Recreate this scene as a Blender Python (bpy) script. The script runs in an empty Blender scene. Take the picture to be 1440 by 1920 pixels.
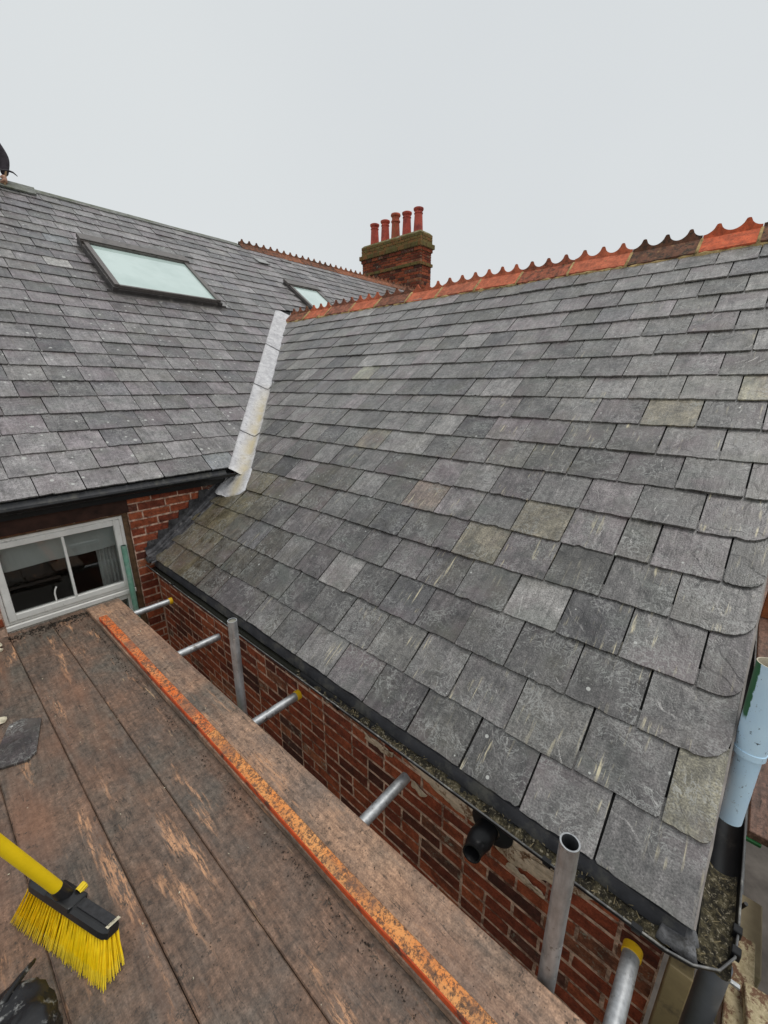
import bpy, math, random
from mathutils import Vector, Matrix, noise as mn
R = random.Random(11)
C = bpy.context.scene.collection
S = bpy.context.scene
# ------------------------------------------------------------------ camera, light, exposure
PITCH = math.atan(237/772); HEAD = math.radians(48.1)
fw = Vector((math.sin(HEAD)*math.cos(PITCH), math.cos(HEAD)*math.cos(PITCH), -math.sin(PITCH)))
rt = Vector((math.cos(HEAD), -math.sin(HEAD), 0)); upv = rt.cross(fw)
cam = bpy.data.objects.new('camera', bpy.data.cameras.new('camera')); C.objects.link(cam)
m = Matrix((rt, upv, -fw)).transposed().to_4x4(); cam.matrix_world = m
cam.data.sensor_fit = 'HORIZONTAL'; cam.data.sensor_width = 36; cam.data.lens = 19.3
cam.data.clip_start = 0.03; cam.data.clip_end = 2000
S.camera = cam
S.render.resolution_x = 768; S.render.resolution_y = 1024
S.view_settings.view_transform = 'Standard'; S.view_settings.look = 'None'
S.view_settings.gamma = 1; S.view_settings.exposure = 0.0
W = bpy.data.worlds.new('World'); S.world = W; W.use_nodes = True
wt = W.node_tree; wt.nodes.clear()
out = wt.nodes.new('ShaderNodeOutputWorld'); bg = wt.nodes.new('ShaderNodeBackground')
sky = wt.nodes.new('ShaderNodeTexSky'); sky.sky_type = 'NISHITA'; sky.sun_disc = False
sky.sun_elevation = math.radians(72); sky.sun_rotation = math.radians(150); sky.air_density = 1.0; sky.dust_density = 4
hs = wt.nodes.new('ShaderNodeHueSaturation'); hs.inputs['Saturation'].default_value = 0.15
mx = wt.nodes.new('ShaderNodeMix'); mx.data_type = 'RGBA'; mx.inputs[0].default_value = 0.93   # thick even cloud over the blue sky
tc = wt.nodes.new('ShaderNodeTexCoord')
cn = wt.nodes.new('ShaderNodeTexNoise'); cn.inputs['Scale'].default_value = 1.1; cn.inputs['Detail'].default_value = 3
cr = wt.nodes.new('ShaderNodeValToRGB')
cr.color_ramp.elements[0].position = 0.3; cr.color_ramp.elements[0].color = (6.9, 7.25, 7.5, 1)
cr.color_ramp.elements[1].position = 0.7; cr.color_ramp.elements[1].color = (7.4, 7.75, 7.9, 1)
wt.links.new(tc.outputs['Generated'], cn.inputs['Vector']); wt.links.new(cn.outputs['Fac'], cr.inputs['Fac'])
wt.links.new(sky.outputs['Color'], hs.inputs['Color']); wt.links.new(hs.outputs['Color'], mx.inputs[6])
wt.links.new(cr.outputs['Color'], mx.inputs[7]); wt.links.new(mx.outputs[2], bg.inputs['Color'])
bg.inputs['Strength'].default_value = 0.1; wt.links.new(bg.outputs[0], out.inputs['Surface'])
sd = bpy.data.lights.new('sun', 'SUN'); sd.energy = 1.1; sd.angle = math.radians(25); sd.color = (1, .97, .92)
sun = bpy.data.objects.new('sun', sd); C.objects.link(sun)
az = math.radians(150); el = math.radians(72)
sv = Vector((math.sin(az)*math.cos(el), math.cos(az)*math.cos(el), math.sin(el)))
sun.rotation_euler = sv.to_track_quat('Z', 'Y').to_euler()

# ------------------------------------------------------------------ helpers
def mesh(name, vs, fs, mat, parent=None, uv=None, tint=None, smooth=False, fm=None):
    me = bpy.data.meshes.new(name); me.from_pydata([tuple(v) for v in vs], [], fs)
    mats = mat if isinstance(mat, (list, tuple)) else [mat]
    for q in mats: me.materials.append(q)
    if fm: me.polygons.foreach_set('material_index', fm)
    if uv is not None:
        l = me.uv_layers.new(name='UVMap'); buf = []
        for lp in me.loops: buf += list(uv[lp.vertex_index])
        l.data.foreach_set('uv', buf)
    if tint is not None:
        a = me.color_attributes.new('tint', 'FLOAT_COLOR', 'POINT')
        if isinstance(tint, list): a.data.foreach_set('color', [x for t in tint for x in t])
        else: a.data.foreach_set('color', list(tint)*len(vs))
    if smooth: me.polygons.foreach_set('use_smooth', [True]*len(me.polygons))
    me.update()
    o = bpy.data.objects.new(name, me); C.objects.link(o)
    if parent: o.parent = parent
    return o
def tag(o, label=None, cat=None, group=None, kind=None):
    if label: o['label'] = label
    if cat: o['category'] = cat
    if group: o['group'] = group
    if kind: o['kind'] = kind
    return o
def empty(name, label, cat, loc=(0, 0, 0), group=None):
    o = bpy.data.objects.new(name, None); C.objects.link(o); o.location = loc
    o.empty_display_size = .1
    tag(o, label, cat, group); return o
class MB:
    """collects shapes into one mesh (world coordinates)"""
    def __init__(s): s.v = []; s.f = []; s.m = []; s.t = []
    def add(s, vs, fs, mi=0, t=None):
        n = len(s.v); s.v += [Vector(v) for v in vs]; s.f += [tuple(i+n for i in f) for f in fs]; s.m += [mi]*len(fs)
        s.t += [t or (1, 1, 1, 0)]*len(vs)
    def box(s, lo, hi, M=None, mi=0, bev=0, t=None):
        x0, y0, z0 = lo; x1, y1, z1 = hi
        if bev:
            b = bev; vs = []
            for z, k in ((z0, b), (z0+b, 0), (z1-b, 0), (z1, b)):
                for (x, y, sx, sy) in ((x0, y0, 1, 1), (x1, y0, -1, 1), (x1, y1, -1, -1), (x0, y1, 1, -1)):
                    vs += [(x+sx*(b+k), y+sy*k, z), (x+sx*k, y+sy*(b+k), z)]
            vs2 = []
            for r in range(4):
                q = vs[r*8:r*8+8]; vs2 += [q[1], q[0], q[2], q[3], q[5], q[4], q[6], q[7]]
            vs = vs2; fs = [tuple(range(7, -1, -1)), tuple(range(24, 32))]
            for r in range(3):
                for i in range(8): fs.append((r*8+i, r*8+(i+1) % 8, r*8+8+(i+1) % 8, r*8+8+i))
        else:
            vs = [(x0, y0, z0), (x1, y0, z0), (x1, y1, z0), (x0, y1, z0), (x0, y0, z1), (x1, y0, z1), (x1, y1, z1), (x0, y1, z1)]
            fs = [(3, 2, 1, 0), (4, 5, 6, 7), (0, 1, 5, 4), (1, 2, 6, 5), (2, 3, 7, 6), (3, 0, 4, 7)]
        if M: vs = [M @ Vector(v) for v in vs]
        s.add(vs, fs, mi, t); return s
    def tube(s, p0, p1, r0, r1=None, n=20, cap=True, wall=0, mi=0, bore_mi=None):
        p0 = Vector(p0); p1 = Vector(p1); r1 = r0 if r1 is None else r1
        d = (p1-p0).normalized(); a = d.orthogonal().normalized(); b = d.cross(a)
        ring = lambda p, r: [p+(a*math.cos(i*2*math.pi/n)+b*math.sin(i*2*math.pi/n))*r for i in range(n)]
        if not wall:
            vs = ring(p0, r0)+ring(p1, r1)
            fs = [(i, (i+1) % n, n+(i+1) % n, n+i) for i in range(n)]
            if cap: fs += [tuple(range(n-1, -1, -1)), tuple(range(n, 2*n))]
            s.add(vs, fs, mi)
        else:
            vs = ring(p0, r0)+ring(p1, r1)+ring(p1, r1-wall)+ring(p0, r0-wall)
            fs = []; ms = []
            for k in range(4):
                for i in range(n):
                    fs.append((k*n+i, k*n+(i+1) % n, ((k+1) % 4)*n+(i+1) % n, ((k+1) % 4)*n+i))
            nn = len(s.f); s.add(vs, fs, mi)
            if bore_mi is not None:
                for q in range(n): s.m[nn+2*n+q] = bore_mi
        return s
    def lathe(s, c, prof, n=24, mi=0, t=None):
        c = Vector(c); vs = []; fs = []
        for r, z in prof: vs += [c+Vector((r*math.cos(i*2*math.pi/n), r*math.sin(i*2*math.pi/n), z)) for i in range(n)]
        for k in range(len(prof)-1):
            for i in range(n): fs.append((k*n+i, k*n+(i+1) % n, (k+1)*n+(i+1) % n, (k+1)*n+i))
        s.add(vs, fs, mi, t); return s
    def grid(s, rows, mi=0, closed=False, t=None):
        n = len(rows[0]); vs = [v for r in rows for v in r]; fs = []
        for k in range(len(rows)-1):
            for i in range(n if closed else n-1):
                j = (i+1) % n; fs.append((k*n+i, k*n+j, (k+1)*n+j, (k+1)*n+i))
        s.add(vs, fs, mi, t); return s
    def build(s, name, mat, parent=None, smooth=False, tint=False):
        return mesh(name, s.v, s.f, mat, parent, smooth=smooth, fm=s.m, tint=s.t if tint else None)
def smooth_by_angle(o, deg=40):
    me = o.data; me.polygons.foreach_set('use_smooth', [True]*len(me.polygons))
    try: me.set_sharp_from_angle(angle=math.radians(deg))
    except Exception: pass
    return o
def bumpy(o, amp, sc, seed=0):
    for v in o.data.vertices:
        p = v.co*sc+Vector((seed, seed*2, 0)); v.co += Vector((mn.noise(p), mn.noise(p+Vector((9, 0, 0))), mn.noise(p+Vector((0, 9, 0)))))*amp
# ------------------------------------------------------------------ material node helpers
class NM:
    def __init__(s, name, rough=.6, spec=.4, metal=0):
        s.mat = bpy.data.materials.new(name); s.mat.use_nodes = True; s.t = s.mat.node_tree
        s.b = s.t.nodes['Principled BSDF']; s.b.inputs['Roughness'].default_value = rough
        s.b.inputs['Specular IOR Level'].default_value = spec; s.b.inputs['Metallic'].default_value = metal
    def n(s, typ, **k):
        q = s.t.nodes.new(typ)
        for a, v in k.items(): setattr(q, a, v)
        return q
    def l(s, a, b): s.t.links.new(a, b)
    def vec(s, kind='Object', scale=(1, 1, 1), rnd=False):
        if kind == 'UV': c = s.n('ShaderNodeTexCoord').outputs['UV']
        else: c = s.n('ShaderNodeTexCoord').outputs['Object']
        if rnd:
            oi = s.n('ShaderNodeObjectInfo'); mu = s.n('ShaderNodeMath', operation='MULTIPLY'); mu.inputs[1].default_value = 37
            s.l(oi.outputs['Random'], mu.inputs[0]); ad = s.n('ShaderNodeVectorMath', operation='ADD')
            s.l(c, ad.inputs[0]); s.l(mu.outputs[0], ad.inputs[1]); c = ad.outputs[0]
        mp = s.n('ShaderNodeMapping'); mp.inputs['Scale'].default_value = scale; s.l(c, mp.inputs['Vector']); return mp.outputs[0]
    def noise(s, vec, scale, detail=4, rough=.55, dist=0):
        q = s.n('ShaderNodeTexNoise'); q.inputs['Scale'].default_value = scale; q.inputs['Detail'].default_value = detail
        q.inputs['Roughness'].default_value = rough; q.inputs['Distortion'].default_value = dist
        s.l(vec, q.inputs['Vector']); return q.outputs['Fac']
    def vor(s, vec, scale, feature='F1', out='Distance'):
        q = s.n('ShaderNodeTexVoronoi', feature=feature); q.inputs['Scale'].default_value = scale; s.l(vec, q.inputs['Vector']); return q.outputs[out]
    def mr(s, v, a, b, c=0., d=1., smooth=False):
        q = s.n('ShaderNodeMapRange'); q.clamp = True
        if smooth: q.interpolation_type = 'SMOOTHSTEP'
        s.l(v, q.inputs[0])
        for i, x in zip((1, 2, 3, 4), (a, b, c, d)): q.inputs[i].default_value = x
        return q.outputs[0]
    def ma(s, op, a, b=0.):
        q = s.n('ShaderNodeMath', operation=op)
        for i, x in ((0, a), (1, b)):
            if isinstance(x, (int, float)): q.inputs[i].default_value = x
            else: s.l(x, q.inputs[i])
        return q.outputs[0]
    def mix(s, f, a, b, mode='MIX'):
        q = s.n('ShaderNodeMix', data_type='RGBA', blend_type=mode)
        if isinstance(f, (int, float)): q.inputs[0].default_value = f
        else: s.l(f, q.inputs[0])
        for i, x in ((6, a), (7, b)):
            if isinstance(x, tuple): q.inputs[i].default_value = (x+(1,))[:4]
            else: s.l(x, q.inputs[i])
        return q.outputs[2]
    def ramp(s, f, *st):
        q = s.n('ShaderNodeValToRGB'); e = q.color_ramp.elements
        while len(e) < len(st): e.new(.5)
        for k, (p, c) in enumerate(st): e[k].position = p; e[k].color = (c+(1,))[:4]
        s.l(f, q.inputs[0]); return q.outputs[0]
    def col(s, c):
        if isinstance(c, tuple): s.b.inputs['Base Color'].default_value = (c+(1,))[:4]
        else: s.l(c, s.b.inputs['Base Color'])
    def rough(s, r): s.l(r, s.b.inputs['Roughness'])
    def bump(s, h, strength=.3, dist=.01):
        q = s.n('ShaderNodeBump'); q.inputs['Strength'].default_value = strength; q.inputs['Distance'].default_value = dist
        s.l(h, q.inputs['Height']); s.l(q.outputs[0], s.b.inputs['Normal'])
    def attr(s, name='tint'):
        q = s.n('ShaderNodeAttribute'); q.attribute_name = name; return q
def gain(s, f, lo, hi):   # value -> grey colour multiplier
    v = s.mr(f, .3, .7, lo, hi); q = s.n('ShaderNodeCombineColor')
    for i in range(3): s.l(v, q.inputs[i])
    return q.outputs[0]

def slate_mat(name, lo, hi):
    s = NM(name, .5, .75)
    uv = s.vec('UV'); a = s.attr()
    n1 = s.noise(uv, 7, 7, .68, .4); n2 = s.noise(s.vec('UV', (46, 4, 1)), 1, 4, .6); n3 = s.noise(uv, 150, 2, .6)
    c = s.mix(1., a.outputs['Color'], gain(s, n1, .45, 1.6), 'MULTIPLY')
    c = s.mix(1., c, gain(s, s.noise(uv, 34, 6, .8), .5, 1.6), 'MULTIPLY')
    c = s.mix(1., c, gain(s, n2, .68, 1.34), 'MULTIPLY'); c = s.mix(1., c, gain(s, n3, .42, 1.65), 'MULTIPLY')
    c = s.mix(s.mr(s.noise(uv, 2.6, 4, .6), .52, .68, 0, .45), c, (.155, .108, .118)); c = s.mix(s.mr(s.noise(s.vec('UV', (1.7, 3.1, 1)), 1.6, 4, .6), .54, .68, 0, .4), c, (.12, .135, .115))
    # brown-green algae film in soft patches
    c = s.mix(s.mr(s.noise(uv, 3.2, 5, .6), .50, .72, 0, .4), c, (.10, .092, .06))
    c = s.mix(s.mr(s.noise(s.vec('UV', (16, 2.2, 1)), 1, 5, .7), .54, .72, 0, .45), c, (.19, .185, .175))
    # pale curls of dead lichen
    v = s.noise(uv, 15, 5, .65, 1.7); ve = s.ma('ABSOLUTE', s.ma('SUBTRACT', v, .5))
    ve = s.ma('MULTIPLY', s.mr(ve, .005, .03, 1, 0), s.mr(s.noise(uv, 5, 3), .44, .60, 0, .7))
    c = s.mix(ve, c, (.38, .38, .36))
    bl = s.ma('MULTIPLY', s.mr(s.noise(uv, 38, 6, .75), .54, .66, 0, .7), s.mr(s.noise(uv, 4.3, 3), .48, .62))
    c = s.mix(bl, c, (.34, .34, .31))
    # tan scrape marks running down the slope, only where the slate's own wear value allows
    st = s.mr(s.noise(s.vec('UV', (62, 3.4, 1)), 1, 4, .7), .57, .66); sm = s.mr(s.noise(uv, 5.5, 2), .50, .60)
    w = s.mr(a.outputs['Alpha'], 0, 1)
    c = s.mix(s.ma('MULTIPLY', s.ma('MULTIPLY', st, sm), w), c, (.60, .53, .36))
    # white specks and droppings
    d = s.vor(uv, 11); dc = s.vor(uv, 11, out='Color')
    sp = s.n('ShaderNodeSeparateColor'); s.l(dc, sp.inputs[0])
    rad = s.mr(sp.outputs[0], .84, 1.0, 0.0, .045)
    c = s.mix(s.ma('MULTIPLY', s.ma('LESS_THAN', s.ma('ADD', d, s.ma('MULTIPLY', s.noise(uv, 70, 3), .15)), s.ma('ADD', rad, 0.07)), .8), c, (.6, .6, .56))
    e_ = s.vor(uv, 15); ec = s.n('ShaderNodeSeparateColor'); s.l(s.vor(uv, 15, out='Color'), ec.inputs[0])
    c = s.mix(s.ma('MULTIPLY', s.ma('LESS_THAN', s.ma('ADD', e_, s.ma('MULTIPLY', n3, .05)), s.mr(ec.outputs[1], lo, 1, .03, hi)), .85), c, (.5, .5, .47))
    d2 = s.vor(uv, 45); c = s.mix(s.ma('MULTIPLY', s.mr(d2, .05, .12, 1, 0), .5), c, (.42, .42, .38))
    d3 = s.vor(s.vec('UV', (1.3, 1, 1)), 31); c = s.mix(s.ma('MULTIPLY', s.mr(d3, .04, .1, 1, 0), .7), c, (.03, .03, .028))
    s.col(c); s.rough(s.mr(n1, .3, .7, .24, .52))
    lay = s.ma('FRACT', s.ma('MULTIPLY', s.noise(uv, 3.0, 3, .5, .6), 7.))   # riven layers
    s.bump(s.ma('ADD', s.ma('ADD', s.ma('ADD', s.ma('MULTIPLY', n1, .7), s.ma('MULTIPLY', n2, .35)), s.ma('MULTIPLY', n3, .3)), s.ma('MULTIPLY', s.mr(lay, 0, .12, 0, .45), 1.)), .8, .005)
    return s.mat
SLATE = slate_mat('slate', .80, .15); SLATE_SPECKED = slate_mat('specked_slate', .55, .26)
def simple(name, col, rough=.6, spec=.4, metal=0, var=.25, sc=12, bump=.2, dirt=None, dsc=5, dlo=.5, dhi=.65, rnd=False, bd=.004):
    s = NM(name, rough, spec, metal); v = s.vec(rnd=rnd); n = s.noise(v, sc, 6, .65)
    c = s.mix(1., tuple(col)+(1,), gain(s, n, 1-var, 1+var), 'MULTIPLY')
    if dirt: c = s.mix(s.mr(s.noise(v, dsc, 6, .7), dlo, dhi), c, dirt)
    s.col(c)
    if bump: s.bump(s.ma('ADD', n, s.ma('MULTIPLY', s.noise(v, sc*9, 3), .4)), bump, bd)
    return s.mat
def brick_mat(name, mossy=False):
    s = NM(name, .85, .25); v = s.vec(rnd=True); oi = s.n('ShaderNodeObjectInfo').outputs['Random']
    c = s.ramp(oi, (0, (.07, .028, .022)), (.15, (.17, .042, .024)), (.35, (.28, .062, .030)), (.6, (.38, .10, .045)), (.8, (.24, .055, .028)), (.92, (.10, .046, .036)), (1, (.42, .14, .065)))
    c = s.mix(1., c, gain(s, s.noise(v, 22, 6, .7), .5, 1.5), 'MULTIPLY')
    c = s.mix(1., c, gain(s, s.noise(v, 160, 3, .6), .7, 1.3), 'MULTIPLY')
    c = s.mix(s.mr(s.noise(v, 9, 5, .75), .52, .66, 0, .6), c, (.045, .025, .022))
    f = s.ma('MULTIPLY', s.mr(s.noise(v, 13, 6, .8), .55, .62), s.mr(oi, .86, .88)) ; c = s.mix(f, c, (.30, .27, .21))
    c = s.mix(s.mr(s.noise(v, 55, 3, .8), .66, .74, 0, .5), c, (.4, .27, .2))
    if mossy: c = s.mix(s.mr(s.noise(v, 7, 5, .7), .35, .6, .35, .9), c, (.17, .15, .05))
    s.col(c); s.bump(s.ma('ADD', s.noise(v, 30, 6, .7), s.ma('MULTIPLY', s.noise(v, 170, 3), .5)), .6, .004); return s.mat
BRICK = brick_mat('red_brick'); BRICKM = brick_mat('mossy_brick', True)
MORTAR = simple('mortar', (.68, .46, .35), .95, .1, var=.45, sc=40, bump=.6, dirt=(.17, .085, .06), dsc=13, dlo=.45, dhi=.62)
RENDER = simple('cement_smear', (.60, .46, .34), .95, .15, var=.3, sc=30, bump=.7, dirt=(.22, .12, .07), dsc=18, dlo=.55, dhi=.62)
def lead_mat():
    s = NM('lead', .55, .4, .15); v = s.vec(); a = s.attr()
    n = s.noise(v, 9, 7, .7, .6)
    c = s.ramp(n, (.25, (.36, .35, .37)), (.5, (.60, .59, .60)), (.75, (.76, .75, .75)))
    c = s.mix(s.mr(s.noise(v, 33, 5, .75, 1.2), .53, .62, 0, .7), c, (.30, .29, .31))
    c = s.mix(s.ma('MULTIPLY', a.outputs['Alpha'], s.mr(s.noise(v, 7, 5, .6), .3, .55, .25, .95)), c, (.52, .43, .25))
    d = s.vor(v, 26); c = s.mix(s.mr(d, .04, .09, .8, 0), c, (.07, .06, .06))
    s.col(c); s.bump(s.ma('ADD', n, s.ma('MULTIPLY', s.noise(v, 30, 5, .7), .5)), .5, .01); return s.mat
LEAD = lead_mat()
DLEAD = simple('dark_lead', (.062, .060, .064), .48, .5, .2, var=.8, sc=18, bump=.7, dirt=(.20, .19, .19), dsc=16, dlo=.55, dhi=.68, bd=.006)
BLACKP = simple('black_plastic', (.009, .009, .010), .42, .3, var=.3, sc=8, bump=.08, dirt=(.05, .045, .04), dsc=9, dlo=.58, dhi=.75)
FELT = simple('roofing_felt', (.018, .018, .018), .75, .3, var=.4, sc=20, bump=.4)
SKIRT = simple('eaves_skirt', (.05, .05, .055), .55, .4, var=.4, sc=9, bump=.3, dirt=(.12, .115, .10), dsc=7)
WHITEP = simple('white_window_plastic', (.86, .84, .80), .35, .5, var=.08, sc=9, bump=.03, dirt=(.36, .33, .29), dsc=15, dlo=.60, dhi=.75)
TIMBER = simple('old_window_timber', (.13, .075, .04), .7, .3, var=.5, sc=25, bump=.4)
def galv():
    s = NM('galvanised_steel', .42, .5, .75); v = s.vec(rnd=True); n = s.noise(v, 9, 6, .7); n2 = s.noise(s.vec(scale=(1, 1, .15), rnd=True), 60, 4, .6)
    c = s.ramp(n, (.3, (.30, .31, .32)), (.5, (.46, .47, .48)), (.7, (.60, .61, .62)))
    c = s.mix(1., c, gain(s, n2, .8, 1.2), 'MULTIPLY'); c = s.mix(s.mr(s.noise(v, 16, 6, .8), .57, .66, 0, .85), c, (.13, .105, .085))
    c = s.mix(s.mr(s.noise(v, 28, 3, .6), .66, .7, 0, .9), c, (.75, .74, .70))
    s.col(c); s.rough(s.mr(n, .3, .7, .36, .6)); s.bump(n2, .15, .002); return s.mat
GALV = galv()
BORE = simple('tube_bore', (.12, .125, .13), .5, .4, .6, var=.4, sc=20)
YCAP = simple('yellow_plastic', (.85, .50, .015), .4, .45, var=.1, sc=20, bump=.1, dirt=(.25, .16, .03), dsc=30, dlo=.62, dhi=.7)
GREENP = simple('green_painted_steel', (.17, .36, .27), .55, .4, var=.2, sc=18, bump=.2, dirt=(.30, .42, .36), dsc=14, dlo=.5, dhi=.66)
def terra():
    s = NM('terracotta', .8, .3); v = s.vec(); a = s.attr(); n = s.noise(v, 11, 7, .7)
    c = s.mix(1., a.outputs['Color'], gain(s, n, .55, 1.4), 'MULTIPLY')
    c = s.mix(s.ma('MULTIPLY', s.mr(s.noise(v, 16, 6, .8), .47, .58), a.outputs['Alpha']), c, (.05, .035, .025))
    c = s.mix(s.ma('MULTIPLY', s.mr(s.noise(v, 24, 5, .8), .58, .68), .6), c, (.40, .27, .12))
    d = s.vor(v, 38); c = s.mix(s.mr(d, .05, .16, .7, 0), c, (.06, .03, .02))
    s.col(c); s.bump(s.ma('ADD', n, s.ma('MULTIPLY', s.noise(v, 90, 3), .4)), .5, .006); return s.mat
TERRA = terra()
BEDM = simple('ridge_mortar', (.50, .36, .17), .95, .1, var=.5, sc=30, bump=.8, dirt=(.10, .08, .045), dsc=15)
def wood_mat(name, axis='Y', orange=.35, dark=(.088, .062, .050), warm=(.155, .083, .058)):
    s = NM(name, .62, .55); sc = {'Y': (1, .12, 1), 'X': (.12, 1, 1)}[axis]
    v = s.vec(rnd=True); g = s.vec(scale=sc, rnd=True); g2 = s.vec(scale={'Y': (1, .16, 1), 'X': (.16, 1, 1)}[axis], rnd=True)
    big = s.noise(v, 3.5, 6, .65); grain = s.noise(g, 70, 6, .65, .3)
    c = s.mix(s.mr(big, .36, .64), dark, warm)
    c = s.mix(s.mr(s.noise(v, 2.1, 4, .6), .5, .68, 0, .75), c, (.10, .092, .075))
    c = s.mix(1., c, gain(s, grain, .6, 1.45), 'MULTIPLY'); c = s.mix(1., c, gain(s, s.noise(v, 42, 5, .75), .5, 1.6), 'MULTIPLY')
    c = s.mix(1., c, gain(s, s.noise(v, 190, 2, .6), .75, 1.25), 'MULTIPLY')
    wear = s.ma('MULTIPLY', s.mr(s.noise(g2, 11, 4, .6), .57, .66), s.mr(s.noise(g, 110, 5, .8), .46, .56))
    c = s.mix(s.ma('MULTIPLY', wear, min(1., orange*2.4)), c, (.64, .34, .18))
    wide = s.ma('MULTIPLY', s.mr(s.noise(g2, 6.5, 3, .6), .52, .70), orange); c = s.mix(wide, c, (.27, .125, .07))
    sc2 = s.ma('MULTIPLY', s.mr(s.noise(g, 26, 3, .6, .6), .67, .71), s.mr(s.noise(v, 6, 2), .5, .6, 0, .9)); c = s.mix(sc2, c, (.48, .33, .2))
    ck = s.ma('ABSOLUTE', s.ma('SUBTRACT', s.noise(s.vec(scale={'Y': (1, .07, 1), 'X': (.07, 1, 1)}[axis], rnd=True), 24, 3, .6, .4), .5)); c = s.mix(s.ma('MULTIPLY', s.mr(ck, .002, .007, .8, 0), s.mr(s.noise(v, 5, 2), .5, .58)), c, (.03, .022, .017))
    c = s.mix(s.mr(s.noise(s.vec(scale={'Y': (1, .2, 1), 'X': (.2, 1, 1)}[axis], rnd=True), 13, 6, .8), .56, .64, 0, .35), c, (.21, .17, .14))
    d = s.vor(v, 60); c = s.mix(s.mr(d, .06, .16, .8, 0), c, (.02, .016, .013))
    c = s.mix(s.mr(s.noise(v, 28, 6, .8), .58, .64, 0, .8), c, (.035, .028, .022))
    s.col(c); s.rough(s.mr(big, .3, .7, .36, .7))
    s.bump(s.ma('ADD', s.ma('ADD', s.ma('MULTIPLY', grain, .8), s.ma('MULTIPLY', s.noise(v, 60, 5, .75), .8)), s.ma('MULTIPLY', d, -.3)), .6, .004); return s.mat
BOARD = wood_mat('scaffold_board_wood', 'Y', .42, (.098, .074, .058), (.175, .102, .066)); BOARD2 = wood_mat('lapped_board_wood', 'Y', .42, (.185, .130, .098), (.34, .205, .13)); BOARDX = wood_mat('deck_wood_cross', 'X', .22, (.13, .075, .055), (.21, .115, .08))
def orange_mat(name, light=False):
    s = NM(name, .6, .35); v = s.vec(); a = s.noise(v, 38, 6, .8); b = s.noise(s.vec(scale=(1, .25, 1)), 14, 5, .7)
    c = s.mix(s.mr(b, .4, .62), (.80, .17, .03) if not light else (.82, .28, .07), (.76, .31, .12) if not light else (.80, .36, .12))
    c = s.mix(s.mr(a, .50, .58, 0, .85), c, (.12, .07, .045)); c = s.mix(s.mr(s.noise(v, 95, 4, .8), .50, .58, 0, .8), c, (.06, .04, .03))
    c = s.mix(s.mr(s.noise(v, 5, 3, .6), .5, .62, 0, .6), c, (.20, .11, .075))
    s.col(c); s.bump(a, .6, .004); return s.mat
ORANGE = orange_mat('worn_orange_paint'); OLIGHT = orange_mat('fresh_orange_paint', True)
REDO = simple('red_orange_edge', (.68, .10, .025), .5, .4, var=.3, sc=20, bump=.2, dirt=(.10, .05, .035), dsc=9, dlo=.5, dhi=.6)
DIRT = simple('mortar_crumbs', (.20, .165, .13), .9, .2, var=.7, sc=14, bump=.5, dirt=(.04, .032, .026), dsc=8, dlo=.42, dhi=.5)
PALE = simple('pale_mortar_chips', (.62, .56, .42), .9, .2, var=.3, sc=30, bump=.4)

# ------------------------------------------------------------------ ground
def ground():
    s = NM('ground_mat', .9, .2); v = s.vec(); n = s.noise(v, .35, 6, .6)
    c = s.ramp(n, (.35, (.06, .085, .03)), (.6, (.10, .12, .045))); c = s.mix(1., c, gain(s, s.noise(v, 14, 5, .7), .6, 1.4), 'MULTIPLY'); s.col(c); s.bump(s.noise(v, 25, 4), .5, .03)
    rr = []
    for i in range(2): pass
    L = 900; o = mesh('ground', [(-L, -L, -6.2), (L, -L, -6.2), (L, L, -6.2), (-L, L, -6.2)], [(0, 1, 2, 3)], s.mat); tag(o, kind='structure', label='green grass ground far below the roofs')
    pv = simple('paving_mat', (.10, .09, .08), .9, .2, var=.4, sc=3, bump=.3)
    m = MB(); m.box((-6, -30, -6.35), (40, 3.9, -6.08)); o = m.build('pavement', pv); tag(o, kind='structure', label='dark paved yard between the walls')
ground()

# ------------------------------------------------------------------ roof planes
PW = math.radians(36); PM = math.radians(35)
TW = math.tan(PW); TM = math.tan(PM)
WO = Vector((1.19, 0, -1.515)); WA = Vector((0, 1, 0)); WS = Vector((math.cos(PW), 0, math.sin(PW))); WN = Vector((-math.sin(PW), 0, math.cos(PW)))
MO = Vector((0, 3.86, -.795)); MA = Vector((1, 0, 0)); MS = Vector((0, math.cos(PM), math.sin(PM))); MN = Vector((0, -math.sin(PM), math.cos(PM)))
def wp(a, s, h=0): return WO+WA*a+WS*s+WN*h
def mp(a, s, h=0): return MO+MA*a+MS*s+MN*h
def crease_y(X): return 3.86+(-.72+(X-1.19)*TW)/TM
XR, ZR = 4.85, -1.515+(4.85-1.19)*TW          # wing ridge
YM = 9.12; ZM = -.795+(YM-3.86)*TM             # main ridge
SW = (XR-1.19)/math.cos(PW); SM = (YM-3.86)/math.cos(PM)
def clip(poly, fn):
    o = []
    for i in range(len(poly)):
        p, q = poly[i], poly[(i+1) % len(poly)]; a, b = fn(p), fn(q)
        if a >= 0: o.append(p)
        if (a >= 0) != (b >= 0):
            t = a/(a-b); o.append((p[0]+(q[0]-p[0])*t, p[1]+(q[1]-p[1])*t))
    return o
def area(p): return abs(sum(p[i][0]*p[(i+1) % len(p)][1]-p[(i+1) % len(p)][0]*p[i][1] for i in range(len(p))))/2
TH = .0108
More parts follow.
